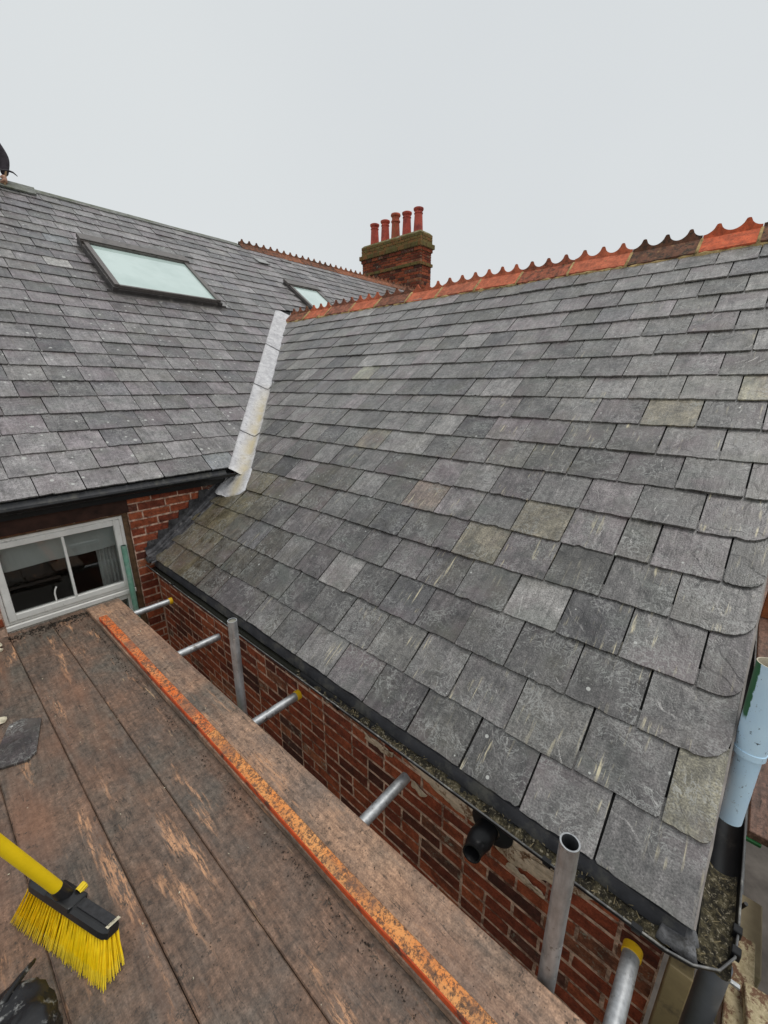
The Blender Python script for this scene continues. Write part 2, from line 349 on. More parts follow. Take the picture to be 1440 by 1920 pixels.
class Slates:
    def __init__(s, P, name_parent, mat): s.P = P; s.items = []; s.par = name_parent; s.mat = mat
    def add(s, a0, a1, s0, gauge, tint, cuts=(), rnd_r=False, rnd_l=False, lift=0, L=None, chip=True):
        L = L or gauge+.075; j = lambda k: R.uniform(-k, k)
        g = R.uniform(.0026, .0048); a0 += g; a1 -= g; rot = j(.006)
        pts = []
        n = 8; base = s0+j(.004); ph_ = R.uniform(0, 50); nib = R.uniform(.15, .85) if R.random() < .35 else -1
        lc = R.uniform(.004, .012) if (chip and R.random() < .3) else .002; rc = R.uniform(.004, .012) if (chip and R.random() < .3) else .002
        if rnd_l:
            r = rnd_l
            pts += [(a0, base+r)]+[(a0+r-r*math.cos(t), base+r-r*math.sin(t)) for t in (.35, .75, 1.15, 1.5)]
        else: pts += [(a0, base+lc), (a0+lc, base)]
        for k in range(1, n): pts.append((a0+(a1-a0)*(k+j(.3))/n, base+j(.0026)+.003*mn.noise(Vector((k*.5+ph_, 0, 0)))+(R.uniform(.003, .009) if abs(k/n-nib) < .07 else 0)))
        if rnd_l: pts = pts[:5]+[p for p in pts[5:] if p[0] > a0+rnd_l+.004]
        if rnd_r:
            r = rnd_r
            pts = [p for p in pts if p[0] < a1-r]
            pts += [(a1-r+r*math.sin(t), base+r-r*math.cos(t)) for t in (.05, .4, .8, 1.2, 1.5)]
        else: pts += [(a1-rc, base), (a1, base+rc)]
        pts += [(a1+j(.001), s0+L), (a0+j(.001), s0+L)]
        ca, cs = (a0+a1)/2, s0
        pts = [(ca+(p[0]-ca)-(p[1]-cs)*rot, p[1]+(p[0]-ca)*rot) for p in pts]
        for f in cuts:
            pts = clip(pts, f)
            if len(pts) < 3: return
        if area(pts) < .0012: return
        if max(p[1] for p in pts) < s0+.03 : return
        th = TH*R.uniform(.8, 1.35); tw = j(.0022); lf = lift+abs(R.gauss(0, .0009))
        H = lambda a, sl: TH*1.35*max(0, 1-(sl-s0)/L)+(a-ca)*tw/.27+lf*max(0, 1-(sl-s0)/L)+.001
        P = s.P; k = len(pts)
        top = [P(a, sl, H(a, sl)+th) for a, sl in pts]; bot = [P(a, sl, H(a, sl)) for a, sl in pts]
        ox, oy = R.uniform(0, 60), R.uniform(0, 60)
        uv = [(a+ox, sl+oy) for a, sl in pts]*2
        # orient so that the top face looks up
        fs = [tuple(range(k)), ]+[(i, k+i, k+(i+1) % k, (i+1) % k) for i in range(k)]
        nrm = (top[1]-top[0]).cross(top[2]-top[0])
        ar = sum(((top[i]-top[0]).cross(top[i+1]-top[0]) for i in range(1, k-1)), Vector())
        if ar.z < 0: fs = [tuple(reversed(f)) for f in fs]
        c = sum(top, Vector())/k
        s.items.append((c, top+bot, fs, uv, tint))
    def build(s, limit=300):
        def inview(c):
            d = c.dot(fw)
            if d < .1: return 1e3
            u = c.dot(rt)/d*772; v = c.dot(upv)/d*772
            return 0 if (abs(u) < 760 and abs(v) < 1000) else 100
        s.items.sort(key=lambda t: t[0].length+inview(t[0]))
        for c, vs, fs, uv, t in s.items[:limit]: mesh('slate', vs, fs, s.mat, s.par, uv=uv, tint=t)
        V = []; F = []; U = []; T = []
        for c, vs, fs, uv, t in s.items[limit:]:
            n = len(V); V += vs; F += [tuple(i+n for i in f) for f in fs]; U += uv; T += [t]*len(vs)
        if V:
            o = mesh('slate', V, F, s.mat, s.par, uv=U, tint=T); o.name = 'far_slates'; o['kind'] = 'stuff'; o['label'] = 'small distant slates of the upper roof courses'
def stint(alg=0, kind=None, warm=0):
    b = R.uniform(.078, .198)*(1 if alg == 0 else .85); k = R.random()
    if kind == 'light': c = (.32, .32, .31)
    elif kind == 'moss': c = (.27, .26, .19)
    elif kind == 'tan': c = (.20, .185, .14)
    elif kind == 'pink': c = (.23, .19, .16)
    elif kind == 'pale': c = (.23, .235, .18)
    elif kind == 'blue': c = (.15, .165, .178)
    elif k < .18: c = (b*1.04, b*.965, b*.99)
    elif k < .30: c = (b*1.0, b*1.0, b*.94)
    elif k < .36: c = (b*1.3, b*1.3, b*1.27)
    elif k < .45: c = (b*.72, b*.72, b*.75)
    else: c = (b*1.01, b, b*.985)
    if alg: 
        t = alg*R.uniform(.75, 1.0); g = (.105, .092, .050)
        c = tuple(c[i]*(1-t)+g[i]*t for i in range(3))
    return (c[0]*1.045, c[1]*.985, c[2]*.965)

# ------------------------------------------------------------------ rear wing (right hand roof)
wing = empty('rear_wing', 'red brick wing under the large slate slope with scalloped terracotta ridge on the right', 'house', (1.2, 1.9, -6.2))
wing.location = (0, 0, 0)
def roof_body(name, V, F, parent, mat): return mesh(name, V, F, mat, parent)
YG = -.13
b = .03   # depth of deck
V = []
def slab(m, P, a0, a1, s0, s1, h0=-.06, h1=0.0):
    vs = [P(a0, s0, h0), P(a1, s0, h0), P(a1, s1, h0), P(a0, s1, h0), P(a0, s0, h1), P(a1, s0, h1), P(a1, s1, h1), P(a0, s1, h1)]
    m.add(vs, [(3, 2, 1, 0), (4, 5, 6, 7), (0, 1, 5, 4), (1, 2, 6, 5), (2, 3, 7, 6), (3, 0, 4, 7)])
rw = MB()
# near slope deck, cut along the valley, and the far slope
def wquad(pts, h0=-.06, h1=0):
    k = len(pts); vs = [wp(a, s_, h1) for a, s_ in pts]+[wp(a, s_, h0) for a, s_ in pts]
    rw.add(vs, [tuple(range(k)), tuple(range(2*k-1, k-1, -1))]+[(i, k+i, k+(i+1) % k, (i+1) % k) for i in range(k)])
s_v = (2.0-1.19)/math.cos(PW)
wquad([(YG, .01), (3.90, .01), (3.90, s_v+.1), (crease_y(XR)+.05, SW), (YG, SW)])
fa = [(XR, YG, ZR), (XR, 6.6, ZR), (XR+3.66, 4.0, -1.515), (XR+3.66, YG, -1.515)]
rw.add(fa+[(x, y, z-.06) for x, y, z in fa], [(3, 2, 1, 0), (4, 5, 6, 7), (0, 1, 5, 4), (1, 2, 6, 5), (2, 3, 7, 6), (3, 0, 4, 7)])
wroof = rw.build('roof', FELT, wing)
# courses
tails = [0]+[.217+.2437*k for k in range(18)]
WSl = Slates(wp, wroof, SLATE)
spec = {(3, .666): 'light', (5, .69): 'tan', (5, 1.495): 'pink', (10, .048): 'moss', (11, 3.215): 'pale', (9, .385): 'tan', (3, .256): None, (1, -.076): 'moss', (4, .95): 'tan', (2, 1.9): 'light', (7, 2.4): 'tan'}
def edge_cut(p):   # keep what lies on the wing side of the lead lining
    X = 1.19+p[1]*math.cos(PW); return (3.65+(X-2.1)*1.095)-p[0]
for k, s0 in enumerate(tails):
    g = (.217 if k == 0 else .2437)
    top = SW+.01
    if s0 > top-.06: break
    L = min(g+.075, top-s0)
    even = (k % 2 == 0)
    a = -.145; first = True; w0 = .272 if even else .135
    Xm = 1.19+(s0+.1)*math.cos(PW)
    while a < 6.9:
        w = w0 if first else .2685+R.uniform(-.012, .012)
        if not first and R.random() < .04: w *= 1.8
        elif not first and R.random() < .03: w *= .55
        X0 = 1.19+s0*math.cos(PW)
        cuts = [edge_cut] if X0 > 1.9 else ([lambda p: 3.90-p[0]])
        alg = 0
        if a > 2.9 and s0 < 1.0: alg = min(1, (a-2.5)/.7)
        elif a > 2.3 and s0 < 1.4 and R.random() < .5: alg = .35
        kind = None
        for (kk, aa), kd in spec.items():
            if kk == k and a <= aa < a+w: kind = kd
        wear = 0
        if s0 < 2.2 and a < 1.6: wear = R.choice((0, .2, .5, .9, 1))
        elif s0 < 3.6: wear = R.choice((0, 0, .2, .5))
        c = stint(alg, kind); course_shade = (.60+.45*min(1, max(0, s0-.1)/2.6)) if alg < .9 else 1; c = tuple(x*course_shade for x in c)   # grazing light painted into the tint: lower courses darker, upper ones lighter
        rr = (0, .03)[k] if (first and k < 2) else .095 if (first and even) else (.07 if first else False)
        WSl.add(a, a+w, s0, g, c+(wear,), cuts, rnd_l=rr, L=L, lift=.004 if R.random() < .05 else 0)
        a += w; first = False
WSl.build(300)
# undercloak and cement fillet at the verge
m = MB(); slabP = lambda a, s_, h: wp(a, s_, h)
m2 = MB()
vs = []
N = 60; rows = []
for i in range(N+1):
    s_ = SW*i/N; j = R.uniform(-.003, .003)
    rows.append([wp(-.142, s_, .002), wp(-.149+j*.4, s_, -.004), wp(-.146+j*.4, s_, -.03), wp(-.11, s_, -.045), wp(-.11, s_, .0)])
m.grid(rows); m.build('verge_fillet', simple('verge_cement', (.30, .27, .25), .9, .2, var=.25, sc=25, bump=.5), wing)
# crested ridge tiles -------------------------------------------------
def ridge_tile(parent, P, x0, x1, col, alpha, ncusp=3, crest=.094, flange=.165, fold=.04, jit=0):
    """P(t, across, up): t along the ridge, across towards the viewer"""
    m = MB(); th = .014; sl = .88; fw_ = flange
    a0, a1 = x0+.003, x1-.003
    n = 8
    for sg in (1, -1):
        rows = []
        for i in range(n+1):
            t = a0+(a1-a0)*i/n
            rows.append([P(t, sg*.012, fold), P(t, sg*.03, fold-.012), P(t, sg*fw_, fold-.012-(fw_-.03)*sl), P(t, sg*(fw_-.004), fold-.012-(fw_-.03)*sl-th), P(t, sg*.02, fold-.03)])
        if sg < 0: rows = [list(reversed(r)) for r in rows]
        m.grid(rows); m.f.append(tuple(range(len(m.v)-5, len(m.v)))); m.m.append(0)
        m.f.append(tuple(range(len(m.v)-5*(n+1), len(m.v)-5*n))[::-1]); m.m.append(0)
    # scalloped crest: cusps between concave bites
    pts = []; per = (a1-a0)/ncusp; seg = 14
    for i in range(ncusp*seg+1):
        u = i/seg; ph = (u+.5) % 1.0            # cusp at ph = .5... bite centred on joins
        d = abs(ph-.5)*2                        # 0 at bite centre?  shape below
        # distance from the nearest cusp, cusps at u = k+.5
        dc = abs((u % 1.0)-.5)*2               # 0 at cusp, 1 at join
        tip = .17
        if dc < tip: h = crest-.004*(dc/tip)
        else:
            q = (dc-tip)/(1-tip); h = .028+(crest-.004-.028)*(.8*(1-math.sqrt(max(0, 1-(1-q)**2)))+.2*(1-q)**2)
        pts.append((a0+(a1-a0)*i/(ncusp*seg), h))
    rows = []
    for t, h in pts:
        rows.append([P(t, .012, fold-.002), P(t, .008, fold+h), P(t, -.008, fold+h), P(t, -.012, fold-.002)])
    m.grid(rows)
    m.f += [(len(m.v)-4, len(m.v)-3, len(m.v)-2, len(m.v)-1), tuple(len(m.v)-len(pts)*4+q for q in (3, 2, 1, 0))]; m.m += [0, 0]
    m.t = [col+(alpha,)]*len(m.v)
    o = m.build('ridge_tile', TERRA, parent, tint=True); return o
dz = {}
def PWR(t, ac, up): return Vector((XR-ac, t, ZR+.012+up+.012*mn.noise(Vector((t*1.3, 0, 0)))))
joints = [-.145, .29, .68, 1.21, 1.735, 2.28, 2.79, 3.338, 3.83, 4.386, 4.916, 5.461, 6.015, 6.56]
OR = (.56, .15, .075); BR = (.17, .075, .045); RD = (.38, .11, .06)
cols = [(BR, 1), ((.62, .13, .055), .35), (BR, 1), (OR, .3), (RD, .8), (OR, .3), ((.50, .15, .08), .4), (OR, .3), ((.26, .10, .06), .7), (OR, .25), ((.36, .13, .08), .7), (OR, .3), ((.30, .11, .06), .9)]
for i in range(13):
    j0, j1 = joints[i], joints[i+1]; q = R.uniform(-.006, .006)
    ridge_tile(wroof, lambda t, ac, up, q=q: PWR(t, ac, up+q), j0, j1, cols[i][0], cols[i][1], 2 if i < 2 else 3)
for j0 in joints[1:-1]:
    m = MB(); rows = []
    for i in range(5):
        t = j0+(-.014, -.006, .002, .009, .015)[i]; up = .052 if i in (1, 2, 3) else .036
        rows.append([PWR(t, .0, up), PWR(t, .03, up-.012), PWR(t, .1, up-.012-.07*.88), PWR(t, .168+R.uniform(-.01, .01), up-.012-.138*.88), PWR(t, .168, up-.16)])
    m.grid(rows); m.build('mortar_joint', BEDM, wroof, smooth=True)
m = MB(); rows = []
for i in range(140):
    t = -.14+6.7*i/139; w = .165+R.uniform(-.012, .014)+.01*mn.noise(Vector((t*3, 5, 0)))
    rows.append([PWR(t, .10, -.045), PWR(t, w, -.108+R.uniform(0, .01)), PWR(t, w+.004, -.135), PWR(t, .1, -.13)])
m.grid(rows); m.build('mortar_bedding', BEDM, wroof)

# walls -----------------------------------------------------------------
def brick_mesh(name, lx, ly, lz, seed):
    """unit: x along the wall, y proud, z up"""
    r = random.Random(seed); m = MB(); m.box((-lx/2, -ly/2, -lz/2), (lx/2, ly/2, lz/2), bev=.003)
    me = bpy.data.meshes.new(name)
    vs = [(v.x+r.uniform(-.003, .003), v.y+r.uniform(-.0008, .0008), v.z+r.uniform(-.0024, .0024)) for v in m.v]
    me.from_pydata(vs, [], m.f); return me
STR = [brick_mesh('stretcher', .2235, .1, .0615, i) for i in range(8)]; HDR = [brick_mesh('header', .1075, .1, .0615, 20+i) for i in range(6)]
def brick(me, loc, rotz, parent, mat, sx=1, sz=1):
    key = me.name+mat.name
    if key not in brick_cache:
        q = me.copy(); q.materials.append(mat); brick_cache[key] = q
    o = bpy.data.objects.new('brick', brick_cache[key]); C.objects.link(o); o.parent = parent; o.location = loc; o.rotation_euler = (R.uniform(-.004, .004), R.uniform(-.006, .006), rotz+R.uniform(-.006, .006)); o.scale = (sx, 1, sz); return o
brick_cache = {}
WX = 1.19
wallm = MB(); wallm.box((WX+.004, -.10, -6.2), (WX+.22, 3.915, -1.56)); 
wallm.box((WX+.22, -.10, -6.2), (8.3, .12, -1.56)); wallm.box((8.1, .12, -6.2), (8.3, 3.9, -1.56))
gab = [(1.25, -.095, -1.56), (8.45, -.095, -1.56), (XR, -.095, ZR-.12), (1.25, .10, -1.56), (8.45, .10, -1.56), (XR, .10, ZR-.12)]
wallm.add(gab, [(0, 1, 2), (5, 4, 3), (0, 3, 4, 1), (1, 4, 5, 2), (2, 5, 3, 0)])
wwall = wallm.build('wall', MORTAR, wing)
nb = 0; cz = -1.5975
smear = []
allb = []
for c in range(26):
    z = cz-c*.0742; y = -.10+(.0 if c % 2 == 0 else .118)
    pat = 0
    if c % 2: allb.append(('H', y-.059-.0, z))
    while y < 3.9:
        head = (pat % 3 == 2) if c % 2 else (pat % 4 == 3)
        if R.random() < .1: head = not head
        w = .1175 if head else .2335
        if y+w > 3.93: w = .1175; head = True
        if y+w > 3.96: break
        allb.append(('H' if head else 'S', y+w/2, z)); y += w; pat += 1
# those whose face can be seen from the deck first
def visb(y, z):
    # visible between gutter lip and inner board edge
    zz = z/WX  # slope of the ray
    return (zz*.83 > -1.80)
vis_b = [b_ for b_ in allb if visb(b_[1], b_[2])]; hid = [b_ for b_ in allb if not visb(b_[1], b_[2])]
vis_b.sort(key=lambda b_: -b_[2])
for kd, y, z in vis_b[:300]:
    me = R.choice(STR if kd == 'S' else HDR)
    brick(me, (WX+.054-R.uniform(.0008, .0028), y, z), math.pi/2, wwall, BRICK)
rest = vis_b[300:]+hid
m = MB()
for kd, y, z in rest:
    l = .111 if kd == 'S' else .053
    m.box((WX-.003, y-l, z-.031), (WX+.02, y+l, z+.031))
o = m.build('lower_bricks', BRICK, wwall); o['kind'] = 'stuff'; o['label'] = 'shaded bricks low in the gap behind the scaffold boards'
# cement smears over the top courses (as in the repair patch above the flue)
def smear_patch(pts, seed, thick=.004):
    vs = []; k = len(pts); m = MB()
    cy = sum(p[0] for p in pts)/k; czz = sum(p[1] for p in pts)/k
    outl = []
    for i in range(k):
        p, q = pts[i], pts[(i+1) % k]
        for t in range(10):
            u = t/10; y = p[0]+(q[0]-p[0])*u; z = p[1]+(q[1]-p[1])*u
            outl.append((y+.016*mn.noise(Vector((y*31, z*37, seed))), z+.016*mn.noise(Vector((y*33, z*41, seed+5)))))
    rows = []
    for f, d in ((1, .001), (.93, thick), (.6, thick*1.3), (.3, thick*1.2), (.02, thick*1.4)):
        rows.append([(WX-d-.0035+.0015*mn.noise(Vector((y*40, z*40, 3))), cy+(y-cy)*f, czz+(z-czz)*f) for y, z in outl])
    m.grid(rows, closed=True); m.build('cement_smear', RENDER, wwall, smooth=True)
smear_patch([(.92, -1.66), (.30, -1.62), (.06, -1.66), (.14, -1.70), (.22, -1.735), (.29, -1.765), (.40, -1.80), (.47, -1.775), (.56, -1.74), (.64, -1.745), (.72, -1.725), (.84, -1.70)], 1)
smear_patch([(1.20, -1.690), (1.0, -1.695), (1.03, -1.735), (1.2, -1.73)], 2, .003)
smear_patch([(.88, -1.76), (.80, -1.79), (.82, -1.82), (.9, -1.80)], 3, .003)
smear_patch([(.40, -1.80), (.24, -1.83), (.25, -1.85), (.42, -1.83)], 4, .003)
# gutter of the wing: black half round with lip, turned round the corner ---------------
def gutter(P, stations, r, mat, name, parent, depth=None, th=.003):
    m = MB(); rows = []
    for st in stations:
        r_ = []
        for i in range(13):
            t = math.pi*i/12; r_.append(P(st, -math.cos(t)*r, -math.sin(t)*(depth or r)))
        for i in range(12, -1, -1):
            t = math.pi*i/12; r_.append(P(st, -math.cos(t)*(r-th), -math.sin(t)*((depth or r)-th)))
        rows.append(r_)
    m.grid(rows, closed=True)
    m.f.append(tuple(range(26))); m.m.append(0); n = len(m.v); m.f.append(tuple(range(n-1, n-27, -1))); m.m.append(0)
    return smooth_by_angle(m.build(name, mat, parent), 35)
GC = 1.152; GR = .047; GZ = -1.548
pathp = [(GC, 3.88), (GC, 3.2), (GC, 2.4), (GC, 1.6), (GC, .8), (GC, .1), (GC+.002, -.09), (GC+.012, -.14), (GC+.035, -.178), (GC+.075, -.197), (1.30, -.2), (1.6, -.202), (2.2, -.202), (3.0, -.202), (4.6, -.202)]
def gut_path(st, c, dz_):
    i = st; p = Vector(pathp[i]+(0,)); q0 = Vector(pathp[max(0, i-1)]+(0,)); q1 = Vector(pathp[min(len(pathp)-1, i+1)]+(0,))
    d = (q1-q0).normalized(); nrm = Vector((-d.y, d.x, 0))   # points to the building side
    side = nrm if nrm.dot(Vector((1, 1, 0))) > 0 else -nrm
    return Vector((p.x, p.y, GZ+.006*math.sin(p.y*1.7)))+side*c+Vector((0, 0, dz_))
wgut = gutter(gut_path, list(range(len(pathp))), GR, BLACKP, 'gutter', wing)
# rolled outer lip
m = MB(); rows = []
for i in range(len(pathp)):
    c = gut_path(i, -GR, .001); u = Vector((0, 0, 1)); d = (gut_path(i, GR, 0)-gut_path(i, -GR, 0)).normalized()
    rows.append([c+(d*math.cos(k*math.pi/4)+u*math.sin(k*math.pi/4))*.0032 for k in range(8)])
m.grid(rows, closed=True); smooth_by_angle(m.build('gutter_lip', simple('worn_gutter_lip', (.10, .10, .10), .35, .5, var=.5, sc=15, bump=.2, dirt=(.35, .34, .31), dsc=12, dlo=.52, dhi=.66), wgut))
for y in (3.3, 2.35, 1.33, .25, -.02):
    m = MB(); rows = []
    for yy in (y-.012, y+.012):
        rows.append([Vector((GC-math.cos(t)*(GR+.004), yy, GZ-math.sin(t)*(GR+.004))) for t in [math.pi*k/12-.12 for k in range(13)]])
    m.grid(rows); m.box((GC-GR-.006, y-.014, GZ-.004), (GC-GR+.01, y+.014, GZ+.007)); o = m.build('gutter_bracket', BLACKP, wing)
for x in (1.235, 1.30):
    m = MB(); m.box((x-.012, -.2-GR-.008, GZ-.02), (x+.012, -.2-GR+.014, GZ+.010), bev=.002); m.build('gutter_bracket', BLACKP, wing)
m = MB(); m.box((1.168, -.262, GZ-.04), (1.178, -.232, GZ-.032)); m.build('gutter_clip', GALV, wing)
# felt skirt dipping into the gutter under the slates
m = MB(); rows = []
for i in range(90):
    y = -.13+4.0*i/89; n = .004*mn.noise(Vector((y*5, 0, 0)))
    rows.append([(1.20, y, -1.517), (1.187+n, y, -1.521), (1.176+n, y, -1.548+n), (1.171+n*1.5, y, -1.572)])
m.grid(rows); smooth_by_angle(m.build('eaves_skirt', SKIRT, wing))
m = MB(); m.box((1.192, -.1, -1.60), (1.25, 3.9, -1.535)); m.build('fascia', TIMBER, wing)
# verge side board above the return gutter
m = MB()
rows = []
for i in range(30):
    x = 1.24+3.5*i/29; rows.append([(x, -.155, GZ+.0), (x, -.150, min(-1.515+(x-1.19)*TW-.04, GZ+.055))])
m.grid(rows); m.build('verge_board', simple('verge_board', (.16, .14, .12), .8, .2, var=.4, sc=14, bump=.4, dirt=(.3, .27, .22), dsc=10), wing)
# debris and moss lying in the gutter
def moss_strip(y0, y1, name, label, mat, zt, amp):
    m = MB(); rows = []; n = int((y1-y0)/.008)
    for i in range(n):
        y = y0+(y1-y0)*i/(n-1); fade = min(1, (y1-y)/.8, 1)
        r_ = []
        for k in range(13):
            c = -.040+.080*k/12
            floor = -math.sqrt(max(0, 1-(c/.0445)**2))*.0445
            h = mn.fractal(Vector((c*30, y*22, 3)), 1.0, 2.0, 4)*amp+mn.noise(Vector((c*130, y*120, 7)))*.003
            r_.append((GC+c, y, GZ+max(floor+.001, zt*fade+(-.045)*(1-fade)+h)))
        rows.append(r_)
    m.grid(rows); o = m.build(name, mat, None, smooth=True); tag(o, label, 'moss', kind='stuff'); return o
def moss_mat():
    s = NM('gutter_moss', .85, .3); v = s.vec(); n = s.noise(v, 28, 7, .8)
    c = s.ramp(n, (.34, (.008, .007, .006)), (.47, (.035, .030, .02)), (.58, (.12, .10, .055)), (.72, (.36, .32, .23)))
    c = s.mix(s.mr(s.noise(v, 90, 4, .7), .56, .66), c, (.4, .35, .25)); s.col(c); s.bump(s.noise(v, 110, 5, .8), 1, .006); return s.mat
MOSS = moss_mat()
moss_strip(-.10, 1.75, 'gutter_moss', 'brown green moss and silt filling the near half of the long black gutter', MOSS, -.030, .016)
m = MB(); rows = []
for i in range(110):
    x = 1.16+.34*i/109; r_ = []
    for k in range(11):
        c = -.040+.080*k/10; floor = -math.sqrt(max(0, 1-(c/.0445)**2))*.0445
        zt = -.030-.10*max(0, x-1.30)
        h = mn.fractal(Vector((x*14, c*40, 9)), 1.0, 2.0, 4)*.012
        r_.append((x, -.2+c, GZ+max(floor+.001, zt+h)))
    rows.append(r_)
m.grid(rows); o = m.build('gutter_silt', MOSS, None, smooth=True); tag(o, 'dark silt lying in the short gutter beside the blue pipe', 'silt', kind='stuff')
m = MB(); rows = []
for i in range(60):
    y = 1.7+2.15*i/59
    rows.append([(GC+c, y, GZ-.036) for c in (-.027, 0, .027)])
m.grid(rows); o = m.build('gutter_water', NM('dirty_water', .06, .6).mat, None); o.data.materials[0].node_tree.nodes['Principled BSDF'].inputs['Base Color'].default_value = (.02, .02, .015, 1)
tag(o, 'dark standing water in the far half of the long gutter', 'water', kind='structure')
# leaf litter tufts on the moss
m = MB()
for i in range(90):
    y = R.uniform(-.12, 1.3)**1 if i < 70 else R.uniform(-.2, .0); x = GC+R.uniform(-.035, .03); z = GZ-.02+R.uniform(0, .012)
    if i >= 70: x = R.uniform(1.15, 1.5); y = -.2+R.uniform(-.03, .03)
    a = R.uniform(0, 6.28); l = R.uniform(.006, .022); w = R.uniform(.0008, .0022)
    d = Vector((math.cos(a), math.sin(a), R.uniform(-.2, .5)))*l; q = Vector((-math.sin(a), math.cos(a), 0))*w; p = Vector((x, y, z))
    m.add([p-q, p+q, p+d+q*.5, p+d-q*.5, p+Vector((0, 0, w))], [(0, 1, 2, 3), (0, 4, 3), (1, 2, 4)], t=(1, 1, 1, 0))
o = m.build('leaf_litter', simple('dry_litter', (.26, .21, .12), .9, .2, var=.4, sc=30, bump=0), None); tag(o, 'dry straw coloured twigs scattered over the gutter moss', 'litter', kind='stuff')
# black flue terminal ----------------------------------------------------
fl = mesh('flue_terminal', [], [], BLACKP, wing)
m = MB(); c0 = Vector((WX-.004, .480, -1.672))
def ringx(x, r, sy=1, n=28): return [Vector((x, c0.y+math.cos(i*2*math.pi/n)*r*sy, c0.z+math.sin(i*2*math.pi/n)*r)) for i in range(n)]
m.grid([ringx(WX-.003, .088), ringx(WX-.014, .088), ringx(WX-.024, .074), ringx(WX-.026, .05), ringx(WX-.03, .04)], closed=True)
smooth_by_angle(m.build('wall_plate', BLACKP, fl), 50)
m = MB(); path = [Vector((WX-.02, .488, -1.675)), Vector((WX-.05, .490, -1.678)), Vector((WX-.075, .496, -1.69)), Vector((WX-.095, .500, -1.698)), Vector((WX-.125, .497, -1.695)), Vector((WX-.145, .493, -1.690))]
rows = []
for i, p in enumerate(path):
    d = (path[min(i+1, 5)]-path[max(i-1, 0)]).normalized(); a = Vector((0, 1, 0)); b_ = d.cross(a).normalized(); a = b_.cross(d)
    rows.append([p+(a*math.cos(k*math.pi/10)+b_*math.sin(k*math.pi/10))*(.040, .044, .046, .042, .035, .035)[i] for k in range(20)])
m.grid(rows, closed=True); p = path[-1]; rr_ = rows[-1]; m.grid([rr_, [p+(v-p)*.86 for v in rr_], [p+Vector((.06, 0, 0))+(v-p)*.8 for v in rr_]], closed=True)
smooth_by_angle(m.build('elbow', BLACKP, fl), 50)
# -------- corner boxes below the gutter corner
m = MB(); m.box((1.135, -.170, -2.5), (1.19, -.112, -1.63), bev=.003); o = m.build('boxing', simple('cream_boxing', (.30, .225, .115), .6, .35, var=.25, sc=8, bump=.15, dirt=(.12, .09, .06), dsc=8, dlo=.55, dhi=.7), wing)
m = MB(); m.tube((1.215, -.215, -3.4), (1.215, -.215, -1.60), .034, n=24); smooth_by_angle(m.build('downpipe', simple('grey_plastic', (.13, .14, .16), .45, .4, var=.2, sc=9), wing))

m = MB(); rows = []
for i in range(16):
    row = []
    for k in range(12):
        x = 1.135+.085*i/15; y = -.165+.10*k/11; e = min(i, 15-i, k, 11-k)
        row.append((x+.008*mn.noise(Vector((x*40, y*40, 0))), y+.008*mn.noise(Vector((x*40, y*40, 5))), GZ+.004+.010*mn.noise(Vector((x*26, y*26, 2)))-(.03 if e == 0 else 0)))
    rows.append(row)
m.grid(rows); m.build('corner_mortar', simple('grey_corner_mortar', (.13, .13, .135), .7, .4, var=.5, sc=25, bump=.7, dirt=(.03, .028, .025), dsc=18), wing, smooth=True)
# ------------------------------------------------------------------ main house (left)
house = empty('main_house', 'brick house on the left with two roof windows and a white window under black gutter', 'house', (0, 0, 0))
YWALL = 3.92
m = MB()
S0 = 0.01
# deck: visible slope left of the valley, upper part beyond the wing ridge, far slope
def mquad(m, pts, h0=-.07, h1=0):
    k = len(pts); vs = [mp(a, s_, h1) for a, s_ in pts]+[mp(a, s_, h0) for a, s_ in pts]
    m.add(vs, [tuple(range(k)), tuple(range(2*k-1, k-1, -1))]+[(i, k+i, k+(i+1) % k, (i+1) % k) for i in range(k)])
sj = (6.55-3.86)/math.cos(PM)
mquad(m, [(-3.5, .01), (2.08, .01), (4.8, sj), (13.5, sj), (13.5, SM), (-3.5, SM)])
f2 = [(-3.5, YM, ZM), (13.5, YM, ZM), (13.5, YM+5.2, ZM-5.2*TM), (-3.5, YM+5.2, ZM-5.2*TM)]
m.add(f2+[(x, y, z-.07) for x, y, z in f2], [(0, 1, 2, 3), (7, 6, 5, 4), (0, 4, 5, 1), (1, 5, 6, 2), (2, 6, 7, 3), (3, 7, 4, 0)])
mroof = m.build('roof', FELT, house)
MSl = Slates(mp, mroof, SLATE_SPECKED)
SKY = (2.08, 3.57, 3.36, 4.73); SKY2 = (5.62, 6.42, 3.75, 4.84)
def medge(p):
    Y = 3.86+p[1]*math.cos(PM); return (1.975+(Y-3.86)*.922)-p[0]
mt = [0]+[.215+.2437*k for k in range(30)]
mspec = {(0, 1.869): 'blue', (16, 1.531): 'light', (19, 1.784): 'blue'}
